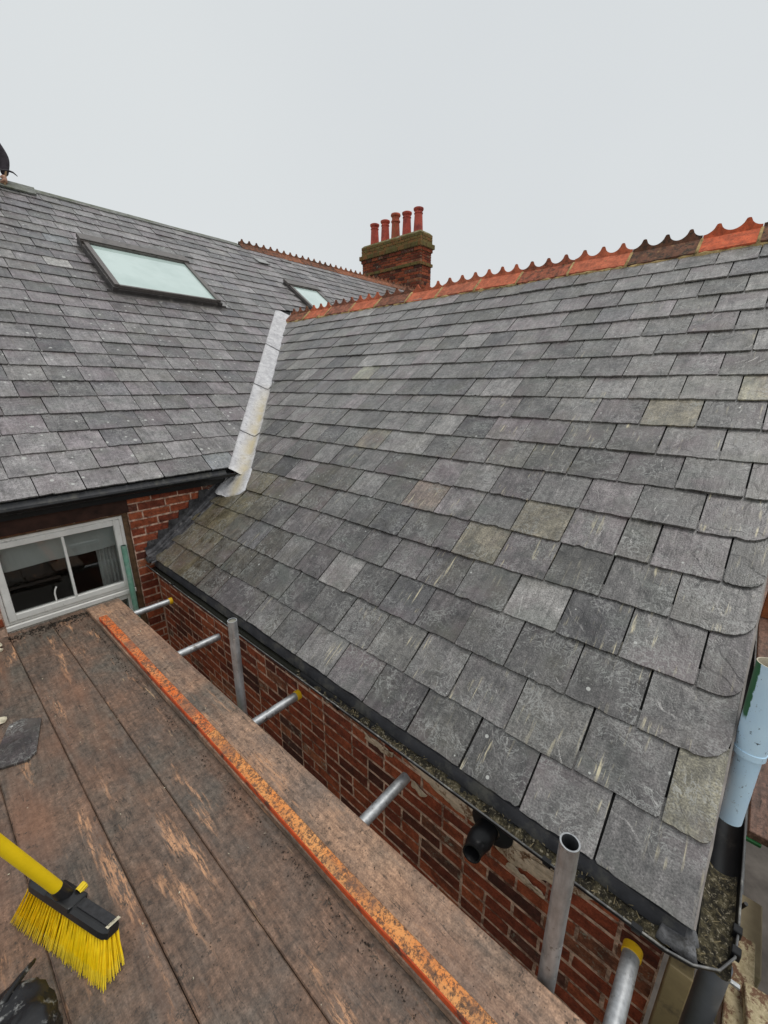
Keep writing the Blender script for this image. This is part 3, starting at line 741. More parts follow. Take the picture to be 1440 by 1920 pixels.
for k, s0 in enumerate(mt):
    if s0 > SM-.07: break
    g = .215 if k == 0 else .2437; L = min(g+.075, SM-s0)
    lo = -.6; a = .048-.293*4 if k % 2 == 0 else .2-.293*4
    a += R.uniform(-.01, .01); hi = 13.2 if s0 > 3.45 else 6
    while a < hi:
        w = .2925+R.uniform(-.012, .012)
        rr_ = R.random()
        if rr_ < .05: w *= 1.5
        elif rr_ < .1: w *= .7
        if s0 > SM-.4: w *= .9
        cuts = [medge] if s0 < 3.45 else []
        skip = False
        for q in (SKY, SKY2):
            if a+w < q[1]+.02 and a > q[0]-.02 and s0 > q[2]-.02 and s0+L < q[3]+.05: skip = True
            else:
                if a < q[1] and a+w > q[0] and s0+L > q[2] and s0 < q[3]:
                    if a < q[0]: cuts = cuts+[lambda p, q=q: q[0]+.03-p[0]] if s0 > q[2]-.06 and s0 < q[3]-.12 else cuts
                    elif a+w > q[1]: cuts = cuts+[lambda p, q=q: p[0]-(q[1]-.03)] if s0 > q[2]-.06 and s0 < q[3]-.12 else cuts
        kind = None
        for (kk, aa), kd in mspec.items():
            if kk == k and a <= aa < a+w: kind = kd
        if not skip:
            c = stint(0, kind)
            if kind is None: c = (c[0]*.97, c[1]*.955, c[2]*1.0)
            if s0 > 3.8 and kind is None:
                kq = R.uniform(1.0, 1.3); c = tuple(x*kq for x in c)
            MSl.add(a, a+w, s0, g, c+(R.choice((0, 0, .15)),), cuts, L=L, lift=.005 if R.random() < .06 else 0)
        a += w
MSl.build(300)
# plain ridge capping on the left, crested tiles on the right
def PMR(t, ac, up): return Vector((t, YM-ac, ZM+.010+up+.008*mn.noise(Vector((t*1.1, 4, 0)))))
x = -3.4
CAPM = simple('ridge_capping', (.22, .225, .205), .8, .3, var=.35, sc=16, bump=.4, dirt=(.14, .15, .11), dsc=5, dlo=.45, dhi=.6)
while x < 5.42:
    x1 = min(x+.56, 5.44); m = MB(); rows = []
    for t in (x+.002, (x+x1)/2, x1-.002): rows.append([PMR(t, .13, -.066), PMR(t, .128, -.078+.002), PMR(t, .0, .022), PMR(t, -.12, -.07), PMR(t, -.12, -.082), PMR(t, 0, .008), PMR(t, .12, -.078)])
    m.grid(rows, closed=True); m.build('ridge_capping', CAPM, mroof); x = x1
x = 5.47; k = 0
while x < 13.2:
    c = R.choice([((.26, .10, .055), .9), ((.33, .12, .06), .7), ((.20, .08, .045), 1)]); q = R.uniform(-.006, .006)
    ridge_tile(mroof, lambda t, ac, up, q=q: PMR(t, ac, up+q), x, x+.54, c[0], c[1]); x += .542
# roof windows ----------------------------------------------------------------
FRM = simple('window_cladding', (.075, .068, .066), .45, .5, .3, var=.3, sc=9, bump=.1, dirt=(.22, .20, .18), dsc=7, dlo=.55, dhi=.7)
LFRM = simple('light_cladding', (.17, .15, .14), .4, .5, .4, var=.25, sc=9, bump=.05, dirt=(.10, .09, .085), dsc=9)
g_ = NM('roof_window_glass', .04, .6); g_.b.inputs['Coat Weight'].default_value = .6
g_.col(g_.mix(g_.mr(g_.noise(g_.vec(), 2.2, 3), .35, .65), (.60, .72, .68), (.50, .62, .58))); PANE = g_.mat
def roof_window(q, h, label=None):
    a0, a1, s0, s1 = q
    root = bpy.data.objects.new('roof_window', None); C.objects.link(root); root.parent = house
    if label: root['label'] = label
    def bx(m, a, b_, c, d, h0, h1, mi=0):
        vs = [mp(a, c, h0), mp(b_, c, h0), mp(b_, d, h0), mp(a, d, h0), mp(a, c, h1), mp(b_, c, h1), mp(b_, d, h1), mp(a, d, h1)]
        m.add(vs, [(3, 2, 1, 0), (4, 5, 6, 7), (0, 1, 5, 4), (1, 2, 6, 5), (2, 3, 7, 6), (3, 0, 4, 7)], mi)
    m = MB(); w = .065    # outer frame
    bx(m, a0, a0+w, s0, s1, -.02, h*.75); bx(m, a1-w, a1, s0, s1, -.02, h*.75); bx(m, a0+w, a1-w, s0, s0+w, -.02, h*.6); bx(m, a0+w, a1-w, s1-w, s1, -.02, h*.75)
    m.build('frame', FRM, root)
    m = MB(); i = .022; w2 = .06
    bx(m, a0+i, a0+i+w2, s0+i, s1-i-.08, h*.3, h); bx(m, a1-i-w2, a1-i, s0+i, s1-i-.08, h*.3, h)
    bx(m, a0+i+w2, a1-i-w2, s0+i, s0+i+w2*.5, h*.3, h*.93); m.build('sash', LFRM, root)
    m = MB(); bx(m, a0-.008, a1+.008, s1-.17, s1+.01, h*.76, h+.022); bx(m, a0-.004, a1+.004, s1-.190, s1-.171, h*.3, h+.004); m.build('top_hood', LFRM, root)
    m = MB(); bx(m, a0+i+w2, a1-i-w2, s0+i+w2*.5, s1-.191, h*.6, h*.80); m.build('pane', PANE, root)
    m = MB(); bx(m, a0+i+w2+.001, a1-i-w2-.001, s0+i+w2*.5+.001, s0+i+w2*.5+.014, h*.805, h*.86); m.build('glazing_gasket', BLACKP, root)
    m = MB(); n = 24; rows = []      # lead apron below and side flashings
    for t in range(n+1):
        aa = a0-.07+(a1-a0+.14)*t/n; wv = .006*mn.noise(Vector((aa*6, 1, 0)))
        rows.append([mp(aa, s0+.01, h*.45), mp(aa, s0-.004, .03+wv), mp(aa, s0-.05, .022+wv), mp(aa, s0-.085+wv, .018)])
    m.grid(rows); m.build('apron', FRM, root)
    m = MB(); bx(m, a0-.045, a0, s0, s1+.03, .01, .024); m.build('side_flashing', FRM, root); m = MB(); bx(m, a1, a1+.045, s0, s1+.03, .01, .024); m.build('side_flashing', FRM, root)
roof_window(SKY, .135, 'large roof window with pale green glass'); roof_window(SKY2, .085, 'small roof window partly behind the terracotta ridge')
# little raised vent slate
m = MB(); a, s_ = 5.55, 5.74
for (a_, b_, c_, d_, h0, h1) in ((5.50, 5.76, 5.60, 5.83, .045, .058), (5.52, 5.74, 5.64, 5.82, .0, .045)):
    vs = [mp(a_, c_, h0), mp(b_, c_, h0), mp(b_, d_, h0*.4), mp(a_, d_, h0*.4), mp(a_, c_, h1), mp(b_, c_, h1), mp(b_, d_, h1*.6), mp(a_, d_, h1*.6)]
    m.add(vs, [(3, 2, 1, 0), (4, 5, 6, 7), (0, 1, 5, 4), (1, 2, 6, 5), (2, 3, 7, 6), (3, 0, 4, 7)])
m.build('roof_vent', simple('vent_grey', (.34, .34, .33), .5, .4, var=.2, sc=20), mroof)
# thick loose ridge slate near the roofer
m = MB(); vs = []
for h0, h1 in ((.0, 0),):
    P8 = [mp(1.15, SM-.30, .05), mp(1.98, SM-.27, .035), mp(2.0, SM-.06, .05), mp(1.15, SM-.06, .05)]
    m.add(P8+[p+MN*.022 for p in P8], [(3, 2, 1, 0), (4, 5, 6, 7), (0, 1, 5, 4), (1, 2, 6, 5), (2, 3, 7, 6), (3, 0, 4, 7)])
o = m.build('loose_ridge_slate', CAPM); tag(o, 'grey slate slab lying loose on the ridge under the roofer', 'slate')
# lead valley lining ------------------------------------------------------------
Lp = [(4.77, 6.885), (4.66, 6.765), (3.873, 5.913), (3.151, 5.132), (2.449, 4.375), (2.097, 4.021), (1.985, 3.862)]
Rp = [(5.06, 6.875), (4.945, 6.745), (4.084, 5.806), (3.384, 5.064), (2.628, 4.236), (2.349, 3.937), (2.13, 3.68)]
def lerp2(a, b_, t): return (a[0]+(b_[0]-a[0])*t, a[1]+(b_[1]-a[1])*t)
zw = lambda X: -1.515+(X-1.19)*TW
zm = lambda Y: -.795+(Y-3.86)*TM
def samp(P_, t):
    t = min(t, .9999)*(len(P_)-1); i = int(t); return lerp2(P_[i], P_[i+1], t-i)
valley = mesh('valley_lining', [], [], LEAD, house)
cutsT = [0, .33, .51, .68, 1.0]
for q in range(4):
    t0, t1 = cutsT[q], cutsT[q+1]+(.012 if q < 3 else 0); m = MB(); rows = []; tt = []; n = 46
    for i in range(n+1):
        t = t0+(t1-t0)*i/n; l = samp(Lp, t); r = samp(Rp, t)
        cx = (l[0]+r[0])/2+.01; cr_ = (cx, crease_y(cx)); lift = .010*(t-t0)/(t1-t0)+.003*(1 if i > n-2 else 0)
        row = []; al = []
        for k in range(11):
            u = k/10
            if u < .5: x_, y_ = lerp2((l[0]-.03, l[1]+.01), cr_, u*2)
            else: x_, y_ = lerp2(cr_, (r[0]+.01, r[1]-.03), u*2-1)
            z_ = max(zw(x_), zm(y_))
            if u in (.5,): z_ += .006
            w = .004*mn.noise(Vector((x_*16, y_*16, q)))+.003*mn.noise(Vector((x_*40, y_*40, q)))
            row.append((x_, y_, z_+.006+lift+w)); al.append(max(0, 1-abs(u-.52)/.30)*(min(1, max(0, (t-.5)/.1))))
        rows.append(row); tt += [(1, 1, 1, a_) for a_ in al]
    m.grid(rows); m.t = tt; o = m.build('lead_sheet', LEAD, valley, smooth=True, tint=True)
# foot of the lining dressed over the wing slates
m = MB(); rows = []; tt = []
Lf = [(1.99, 3.885), (1.95, 3.885), (1.90, 3.883), (1.85, 3.875), (1.81, 3.855), (1.80, 3.79), (1.815, 3.71)]
Rf = [(2.15, 3.70), (2.10, 3.65), (2.055, 3.60), (2.015, 3.555), (1.975, 3.515), (1.935, 3.50), (1.885, 3.535)]
for i in range(31):
    t = i/30; l = samp(Lf, t); r = samp(Rf, t); row = []
    for k in range(19):
        u = k/18; x_, y_ = lerp2(l, r, u); w = .003*mn.noise(Vector((x_*13, y_*13, 2)))+.003*mn.noise(Vector((x_*50, y_*20, 2)))
        e = .036-.010*(1 if i == 30 or k == 18 else 0)
        fold_ = .010*math.sin(u*22)*max(0, 1-u*2.2)
        row.append((x_, y_, zw(x_)+e+w+fold_+max(0, .045-u*.25)*(1-t*.6))); tt.append((1, 1, 1, max(0, 1-abs(u-.62)/.3)*(1-t*.3)))
    rows.append(row)
m.grid(rows); m.t = tt; o = m.build('lead_sheet', LEAD, valley, smooth=True, tint=True)
# walls of the main house ------------------------------------------------------------------
m = MB(); YB = YWALL+.005
WIN = (.115, 1.05, -2.62, -1.05)
m.box((-3.5, YB, -6.2), (WIN[0], YB+.25, -.80)); m.box((WIN[1], YB, -6.2), (2.3, YB+.25, -.80)); m.box((WIN[0], YB, -6.2), (WIN[1], YB+.25, WIN[2])); m.box((WIN[0], YB, WIN[3]), (WIN[1], YB+.25, -.80))
m.box((-3.5, YB+.25, -6.2), (-3.3, 14, -.8)); m.box((-3.3, 13.8, -6.2), (13.5, 14, -.8)); m.box((13.3, YB+.25, -6.2), (13.5, 13.8, -.8)); m.box((2.3, 6.6, -6.2), (13.3, 6.8, 1.0))
mwall = m.build('wall', MORTAR, house)
for c in range(34):
    z = -.87-c*.0745; xs = 1.05 if z > -2.7 else .1; x = xs+(0 if c % 2 else -.0); 
    if z > -1.03:
        x = -1.2+(.118 if c % 2 else 0)
    first = True
    while x < 2.2:
        w = .1175 if ((c % 2) and first and z < -1.03) else .2335
        x0 = x; x += w; first = False
        if z-.035 < -1.515 and x0 > 1.22: break
        if zw(x0+w*.5) > z+.10 and x0 > 1.19: break
        if x0+w > 1.21 and z < -1.62 and x0+w > 1.3: w = max(.1, 1.2-x0)
        me = R.choice(STR) if w > .2 else R.choice(HDR)
        brick(me, (x0+w/2, YWALL+.0545-R.uniform(.001, .003), z), 0, mwall, BRICK, sx=(w-.0105)/(.2235 if w > .2 else .1075))
# lower, shaded left part of the wall seen beside the window
for c in range(10):
    z = -1.1-c*.0745
    for i in range(5):
        brick(R.choice(STR), (WIN[0]-.118-i*.2335-(.117 if c % 2 else 0), YWALL+.047, z), 0, mwall, BRICK)
# window ------------------------------------------------------------------
win = bpy.data.objects.new('window', None); C.objects.link(win); win.parent = house
def frame(m, x0, x1, z0, z1, w, y0, y1, bev=.004, wb=None):
    wb = wb or w
    m.box((x0, y0, z0), (x0+w, y1, z1), bev=bev); m.box((x1-w, y0, z0), (x1, y1, z1), bev=bev)
    m.box((x0+w+.0005, y0+.001, z1-w), (x1-w-.0005, y1, z1), bev=bev); m.box((x0+w+.0005, y0+.001, z0), (x1-w-.0005, y1, z0+wb), bev=bev)
m = MB(); m.box((1.008, 3.935, -2.6), (1.048, 3.99, -1.052), bev=.003); m.box((.10, 3.93, -1.066), (1.048, 3.99, -1.048), bev=.002); m.box((.1165, 3.965, -2.6), (.13, 3.99, -1.07)); m.build('timber_surround', TIMBER, win)
m = MB(); frame(m, .112, 1.008, -1.745, -1.068, .028, 3.945, 4.01); m.build('outer_frame', WHITEP, win)
m = MB(); frame(m, .142, .978, -1.718, -1.097, .046, 3.933, 3.985, wb=.05); o = m.build('sash', WHITEP, win)
mb_ = MB(); mb_.box((.565, 3.932, -1.667), (.583, 3.96, -1.144), bev=.003); mb_.build('glazing_bar', WHITEP, o)
m = MB(); m.box((.09, 3.928, -1.79), (1.008, 4.0, -1.75), bev=.004); m.build('middle_rail', WHITEP, win)
m = MB(); frame(m, .115, .985, -2.6, -1.795, .05, 3.955, 4.0); m.box((.562, 3.953, -2.55), (.584, 3.98, -1.80), bev=.002); m.build('lower_sash', WHITEP, win)
gl = NM('window_glass', .02, .5); gl.b.inputs['Transmission Weight'].default_value = 1.0; gl.b.inputs['IOR'].default_value = 1.45; gl.col((.85, .88, .86))
for (x0, x1, z0, z1) in ((.188, .565, -1.668, -1.143), (.583, .932, -1.668, -1.143), (.165, .935, -2.55, -1.8)):
    m = MB(); m.box((x0, 3.962, z0), (x1, 3.966, z1)); m.build('pane', gl.mat, win)
ROOM = simple('room_dark', (.09, .085, .08), .9, .1, var=.05, sc=3, bump=0)
m = MB(); m.box((-.6, 5.4, -3), (1.9, 5.5, -.9)); m.box((-.7, 4.18, -3), (-.6, 5.4, -.9)); m.box((1.9, 4.18, -3), (2.0, 5.4, -.9)); m.box((-.6, 4.18, -3.05), (1.9, 5.4, -2.95)); m.box((-.6, 4.18, -.95), (1.9, 5.4, -.9)); m.build('room', ROOM, house)
m = MB(); rows = []
for i in range(30): rows.append([(.12+.88*i/29, 4.02+.002*math.sin(i), -1.06), (.12+.88*i/29, 4.02+.002*math.sin(i*1.3), -1.345-.004*math.sin(i*.4))])
m.grid(rows); o = m.build('roller_blind', simple('grey_blind', (.58, .60, .59), .8, .2, var=.06, sc=4, bump=0), win)
m = MB(); rows = []
for i in range(60):
    x = .80+.19*i/59; y = 4.09+.018*math.sin(i*.75); rows.append([(x, y, -1.1), (x+.004*math.sin(i), y, -2.5)])
m.grid(rows); m.build('curtain', simple('grey_curtain', (.7, .7, .69), .85, .2, var=.1, sc=12, bump=.1), win)
m = MB(); pp = [Vector((.445, 3.957, -1.665)), Vector((.445, 3.956, -1.60)), Vector((.452, 3.956, -1.57)), Vector((.465, 3.956, -1.545))]
for a_, b_ in zip(pp, pp[1:]): m.tube(a_, b_, .006, n=8)
m.build('sash_cord', WHITEP, win)
# eaves of the main house
m = MB(); m.box((-3.5, 3.868, -.925), (1.93, 3.885, -.83), bev=.002); m.build('fascia', BLACKP, house)
m = MB(); m.box((-3.5, 3.886, -.92), (1.93, YB, -.907)); m.build('soffit', BLACKP, house)
mg = gutter(lambda st, c, d_: Vector((st, 3.815+c, -.838+d_+.004*st)), [-3.5, -2, -1, -.3, .4, 1.0, 1.5, 1.9, 2.005], .047, BLACKP, 'gutter', house, .036)
m = MB(); m.box((-1.2, 3.912, -1.045), (1.06, 3.93, -.925), bev=.003); m.build('eaves_shade_board', simple('eaves_shade_brown', (.045, .02, .014), .75, .3, var=.5, sc=14, bump=.3), house)  # dark board added over the wall, painting in the shadow under the eaves
m = MB(); rows = []
for x in (-3.5, -1, 1, 2.007): rows.append([Vector((x, 3.768+math.cos(k*math.pi/4)*.006, -.838+.004*x+math.sin(k*math.pi/4)*.006)) for k in range(8)])
m.grid(rows, closed=True); smooth_by_angle(m.build('gutter_lip', BLACKP, mg))
for x in (-.6, .35, 1.28):
    m = MB(); rows = []
    for xx in (x-.013, x+.013): rows.append([Vector((xx, 3.815-math.cos(t)*.052, -.838+.004*xx-math.sin(t)*.040)) for t in [math.pi*k/12-.1 for k in range(12)]])
    m.grid(rows); m.build('gutter_bracket', BLACKP, house)
m = MB(); rows = []
for i in range(40):
    x = -3.5+5.45*i/39; rows.append([(x, 3.885, -.792), (x, 3.868, -.803), (x, 3.848, -.835), (x, 3.845, -.86)])
m.grid(rows); m.build('eaves_skirt', SKIRT, house)
# abutment flashing: dark lead band climbing the wall where the wing roof meets it -------
flash = mesh('abutment_flashing', [], [], DLEAD, house)
m = MB(); rows = []; n = 70
for i in range(n+1):
    x = 1.13+.86*i/n; z0 = zw(max(x, 1.19))+.0 if x > 1.19 else -1.515-.3*(1.19-x)
    j1 = .004*mn.noise(Vector((x*18, 0, 1))); j2 = .003*mn.noise(Vector((x*35, 0, 4))); ap = 1-min(1, (x-1.13)/.86*.25)
    rows.append([(x, YWALL-.008, z0+.135*ap), (x, YWALL-.012, z0+.105*ap), (x, YWALL-.018+j1, z0+.085), (x, YWALL-.040+j1, z0+.070), (x, YWALL-.056+j2, z0+.066+j2), (x, YWALL-.060+j2, z0+.050), (x, YWALL-.058, z0+.032), (x, YWALL-.085+j2, z0+.029+j1*.4), (x, YWALL-.125+j1, z0+.028), (x, YWALL-.130+j1, z0+.014)])
m.grid(rows); m.build('lead_apron', DLEAD, flash, smooth=True)
for i in range(6):
    x = 1.19+i*.104; z = zw(x)+.055; m = MB()
    m.add([(x-.05, YWALL-.006, z+.02), (x+.06, YWALL-.006, z+.02), (x+.06, YWALL-.006, z+.115), (x-.03, YWALL-.006, z+.115),
           (x-.05, YWALL-.013, z+.02), (x+.06, YWALL-.013, z+.02), (x+.06, YWALL-.013, z+.115), (x-.03, YWALL-.013, z+.115)],
          [(3, 2, 1, 0), (4, 5, 6, 7), (0, 1, 5, 4), (1, 2, 6, 5), (2, 3, 7, 6), (3, 0, 4, 7)])
    m.build('lead_step', DLEAD, flash)
# crumpled lower end hanging over the gutter
m = MB(); rows = []
for i in range(22):
    th_ = i/21*math.pi; row = []
    for k in range(16):
        u = k/15*math.pi*2; r_ = .040*(1+.35*mn.noise(Vector((math.cos(u)*2, math.sin(u)*2, th_*2))))
        row.append((1.16+math.sin(th_)*math.cos(u)*r_*1.2, 3.86+math.cos(th_)*.06, -1.50+math.sin(th_)*math.sin(u)*r_*.8))
    rows.append(row)
m.grid(rows, closed=True); o = m.build('lead_end', DLEAD, flash, smooth=True); bumpy(o, .012, 22, 3)
# ------------------------------------------------------------------ chimney
ch = empty('chimney_stack', 'tall brick chimney stack with mossy corbelled top and five red pots behind the ridge', 'chimney', (0, 0, 0))
X0, Y0 = 12.52, 9.6; CW, CL = .62, 2.72
core = MB()
def cblock(z0, z1, e, cap=False): core.box((X0-e+.012, Y0-e+.012, z0), (X0+CW+e-.012, Y0+CL+e-.012, z1))
levels = [(1.6, 3.92, 0, 0), (3.92, 4.02, .045, 2), (4.02, 4.35, 0, 0), (4.35, 4.46, .035, 0), (4.46, 4.60, .085, 1), (4.60, 4.875, .02, 1)]
for z0, z1, e, _ in levels: cblock(z0, z1, e)
core_o = core.build('stack_core', simple('chimney_mortar', (.40, .30, .2), .95, .1, var=.35, sc=8, bump=.5, dirt=(.18, .15, .07), dsc=3), ch)
def cbrick(p, along, l, h, mat):
    me = STR[R.randrange(8)]
    o = brick(me, p, 0 if along == 'X' else math.pi/2, ch, mat, sx=(l-.014)/.222, sz=(h-.014)/.062); return o
nbk = 0; courses = []
for z0, z1, e, ms in levels:
    n = max(1, round((z1-z0)/.094)); n = n if z0 > 2 else round((3.92-2.95)/.094); zz0 = z0 if z0 > 2 else 2.95; hh = (z1-zz0)/n
    for i in range(n): courses.append((zz0+hh*(i+.5), hh, e, ms))
for ci, (z, hh, e, ms) in enumerate(courses):
    mat = BRICKM if ms == 1 or (ms == 2) else BRICK
    L = CL+2*e; nn = 10 if ci % 2 else 10; off = 0 if ci % 2 else .5
    y = Y0-e; edges = [0]+[k+off for k in range(0 if off else 1, nn)]+[nn]; edges = [q*L/nn for q in edges]
    for a_, b_ in zip(edges, edges[1:]): cbrick((X0-e+.043, y+(a_+b_)/2, z), 'Y', b_-a_, hh, mat)
    Wd = CW+2*e-.1; xs = X0-e+.1; ed = [0, .5, 1] if ci % 2 else [0, .27, .73, 1]
    for a_, b_ in zip(ed, ed[1:]): cbrick((xs+(a_+b_)/2*Wd, Y0-e+.043, z), 'X', (b_-a_)*Wd, hh, mat)
m = MB(); e = .0
rows = []
for (ex, zz) in ((.02, 4.86), (.02, 4.885), (-.05, 4.95), (-.14, 4.985)):
    rows.append([(X0-ex, Y0-ex, zz), (X0+CW/2, Y0-ex, zz), (X0+CW+ex, Y0-ex, zz), (X0+CW+ex, Y0+CL/2, zz), (X0+CW+ex, Y0+CL+ex, zz), (X0+CW/2, Y0+CL+ex, zz), (X0-ex, Y0+CL+ex, zz), (X0-ex, Y0+CL/2, zz)])
m.grid(rows, closed=True); m.f.append(tuple(range(24, 32))); m.m.append(0)
m.build('mortar_flaunching', simple('flaunching', (.20, .17, .08), .95, .1, var=.4, sc=6, bump=.5, dirt=(.38, .33, .24), dsc=4), ch)
POT = simple('pot_clay', (.56, .11, .075), .7, .3, var=.2, sc=5, bump=.15, dirt=(.30, .06, .05), dsc=3); POT2 = simple('stained_pot_clay', (.48, .12, .07), .8, .3, var=.3, sc=6, bump=.2, dirt=(.20, .12, .05), dsc=3, dlo=.52, dhi=.66)
for i, (y, zt) in enumerate(((9.95, 5.70), (10.45, 5.69), (10.96, 5.76), (11.45, 5.66), (11.97, 5.66))):
    z0 = 4.95; m = MB(); H = zt-z0
    pr = [(.165, 0), (.160, .05), (.135, H-.20), (.135, H-.185), (.15, H-.175), (.15, H-.155), (.132, H-.145), (.132, H-.11), (.160, H-.08), (.172, H-.05), (.168, H-.015), (.14, H), (.105, H-.005), (.10, H-.25)]
    if i == 2: pr = [(.165, 0), (.160, .05), (.135, H-.30), (.135, H-.285), (.158, H-.27), (.16, H-.23), (.14, H-.21), (.13, H-.17), (.135, H-.12), (.168, H-.085), (.176, H-.05), (.16, H-.01), (.13, H), (.105, H-.005), (.10, H-.25)]
    m.lathe((X0+CW/2, y, z0), pr); o = m.build('chimney_pot', POT2 if i == 2 else POT, ch); smooth_by_angle(o, 30)
    if i == 2: o['label'] = 'weathered pot with a double collar'
# ------------------------------------------------------------------ scaffold decks
ZB = -1.63
def board(x0, x1, y0, y1, z1, mat, label, name='scaffold_board', th=.038, rotx=0, group='scaffold boards of the near deck', cat='plank'):
    m = MB(); n = 24; rows = []
    for i in range(n+1):
        y = y0+(y1-y0)*i/n; e = (.0010*mn.noise(Vector((y*5, x0*9, 1))), .0010*mn.noise(Vector((y*5, x1*9, 2)))); wv = .002*mn.noise(Vector((y*1.5, x0*3, 5)))
        sk = (y-1.5)*rotx; a_, b_ = x0+sk+e[0], x1+sk+e[1]; b = .004
        rows.append([(a_, y, z1-th), (a_, y, z1-b+wv), (a_+b, y, z1+wv), (a_+(b_-a_)*.35, y, z1+wv+.001), (a_+(b_-a_)*.7, y, z1+wv+.001), (b_-b, y, z1+wv), (b_, y, z1-b+wv), (b_, y, z1-th)])
    m.grid(rows, closed=True); m.f += [tuple(range(7, -1, -1)), tuple(range(len(m.v)-8, len(m.v)))]; m.m += [0, 0]
    o = m.build(name, mat); tag(o, label, cat, group); return o
SK = -.019
ends = [3.56, 3.55, 3.53, 3.50, 3.56, 3.5, 3.5]
xe = [.600, .369, .140, -.088, -.316, -.545, -.775]
lab = ['dirty board running beside the orange batten, left of it', 'second board from the orange batten, with long worn orange streaks', 'board under the broom head and the dark offcut slate', 'board at the left edge holding the black bag and pale mortar chip', 'scaffold board beyond the left edge, first one out', 'scaffold board beyond the left edge, second one out', 'scaffold board beyond the left edge, third one out']
board(.603, .80, -1.6, 3.40, ZB, BOARD, 'board hidden underneath the raised board next to the brick wall', rotx=SK)
lab2 = lab
for i in range(6):
    x1 = xe[i]; x0 = xe[i+1]+.0022
    board(x0, x1, -1.6, ends[i]+R.uniform(-.01, .01), ZB+R.uniform(-.002, .002), BOARD, lab2[i], rotx=SK)
board(.583, .800, -1.6, 3.48, -1.594, BOARD2, 'raised reddish board on the edge of the deck next to the brick wall', rotx=SK, th=.034)
# orange batten in three painted lengths
def batten(y0, y1, mats, label):
    m = MB(); rows = []; n = 30
    for i in range(n+1):
        y = y0+(y1-y0)*i/n; sk = (y-1.5)*(-.016)+.004*mn.noise(Vector((y*2, 0, 0))); x0 = .588+sk; x1 = .639+sk; zt = -1.566+.002*mn.noise(Vector((y*3, 2, 0)))
        rows.append([(x0, y, -1.593), (x0, y, zt-.004), (x0+.003, y, zt), (x1-.003, y, zt), (x1, y, zt-.004), (x1, y, -1.593)])
    k0 = 0; m.grid(rows, closed=True)
    for i, f in enumerate(list(m.f)):
        c = sum((m.v[q] for q in f), Vector())/4; m.m[i] = 1 if c.x < .588+(c.y-1.5)*(-.016)+.0035 else 0
    m.f += [tuple(range(5, -1, -1)), tuple(range(len(m.v)-6, len(m.v)))]; m.m += [0, 0]
    o = m.build('timber_batten', mats); tag(o, label, 'batten', 'orange battens along the deck edge'); return o
batten(1.652, 3.21, [ORANGE, REDO], 'far length of worn orange painted batten ending near the window')
batten(-1.2, 1.649, [OLIGHT, REDO], 'near length of orange painted batten with fresher paint running out at the bottom')
# scaffold tubes
def tube(p0, p1, label, mat=GALV, r=.0242, cap=False, name='scaffold_tube', group=None):
    m = MB(); m.tube((0, 0, 0), Vector(p1)-Vector(p0), r, n=28, wall=.004, bore_mi=1); o = smooth_by_angle(m.build(name, [mat, BORE]), 50); o.location = p0; tag(o, label, 'scaffold tube', group)
    if cap:
        d = (Vector(p1)-Vector(p0)).normalized(); q = Vector(p1)-Vector(p0); m = MB(); m.tube(q-d*.022, q+d*.004, r+.0035, n=24); m2 = smooth_by_angle(m.build('end_cap', YCAP, o), 50)
    return o
ZT = -1.693; G1 = 'short tubes sticking out under the deck towards the wall'
tube((-1.2, 3.325, ZT), (1.085, 3.325, ZT), 'yellow capped tube nearest the window below the deck edge', cap=True, group=G1)
tube((-1.2, 2.56, ZT), (1.10, 2.55, ZT), 'uncapped dark spotted tube between the window and the far upright', group=G1)
tube((-1.2, 1.68, ZT), (1.125, 1.667, ZT), 'yellow capped tube just in front of the far upright', cap=True, group=G1)
tube((-1.2, .90, ZT), (1.13, .88, ZT), 'uncapped mortar stained tube between the far upright and the flue', group=G1)
tube((-1.2, -.01, ZT), (1.143, -.025, ZT), 'yellow capped tube under the gutter corner at the bottom', cap=True, group=G1)
G2 = 'galvanised uprights between deck and wall'
o = tube((.874, 1.885, -3.6), (.870, 1.838, -1.163), 'far galvanised upright standing between deck and brick wall', group=G2)
m = MB(); m.tube((-.004, -.047, 2.437-.012), (-.004, -.0468, 2.437-.004), .020, n=20); m.build('bore_plug', simple('silted_bore', (.25, .24, .2), .9, .2, var=.4, sc=40), o)
tube((.868, .130, -3.6), (.862, .149, -1.090), 'tall near galvanised upright with open top beside the black flue', group=G2)
tube((.962, 3.88, -3.2), (.962, 3.88, -1.318), 'pale green painted upright in front of the white window', GREENP, r=.022)
# ------------------------------------------------------------------ second deck beyond the corner
def xboard(x0, x1, y0, y1, z1, mat, label, ang=0, th=.038, cat='plank', group='boards of the lower deck beyond the gutter corner', name='scaffold_board'):
    m = MB(); c, s_ = math.cos(ang), math.sin(ang); m.box((0, 0, -th), (x1-x0, y1-y0, 0), bev=.003); vs = [Vector((x0+v.x*c-v.y*s_, y0+v.x*s_+v.y*c, z1+v.z)) for v in m.v]; m.v = vs
    o = m.build(name, mat); tag(o, label, cat, group); return o
ZD = -1.70
for i, l in enumerate(('first board beyond the verge, seen past the blue pipe', 'second board beyond the verge at the right edge', 'third board beyond the verge, just outside the frame')):
    xboard(1.87, 5.2, -.285-.228*(i+1)-.006*i, -.285-.228*i-.006*i, ZD, BOARDX, l)
xboard(1.37, 3.0, -.575, -.345, ZD+.03, BOARDX, 'short reddish board lying askew at the right edge of the picture', ang=-.02)
MOT = (lambda s: (s.col(s.mix(s.mr(s.noise(s.vec(), 17, 7, .8), .46, .52), (.19, .10, .06), s.mix(s.mr(s.noise(s.vec(), 60, 4, .7), .4, .6), (.62, .52, .33), (.42, .34, .2)))), s.bump(s.noise(s.vec(), 40, 6, .8), .8, .008), s.mat)[-1])(NM('mortar_splashed_board', .8, .3))
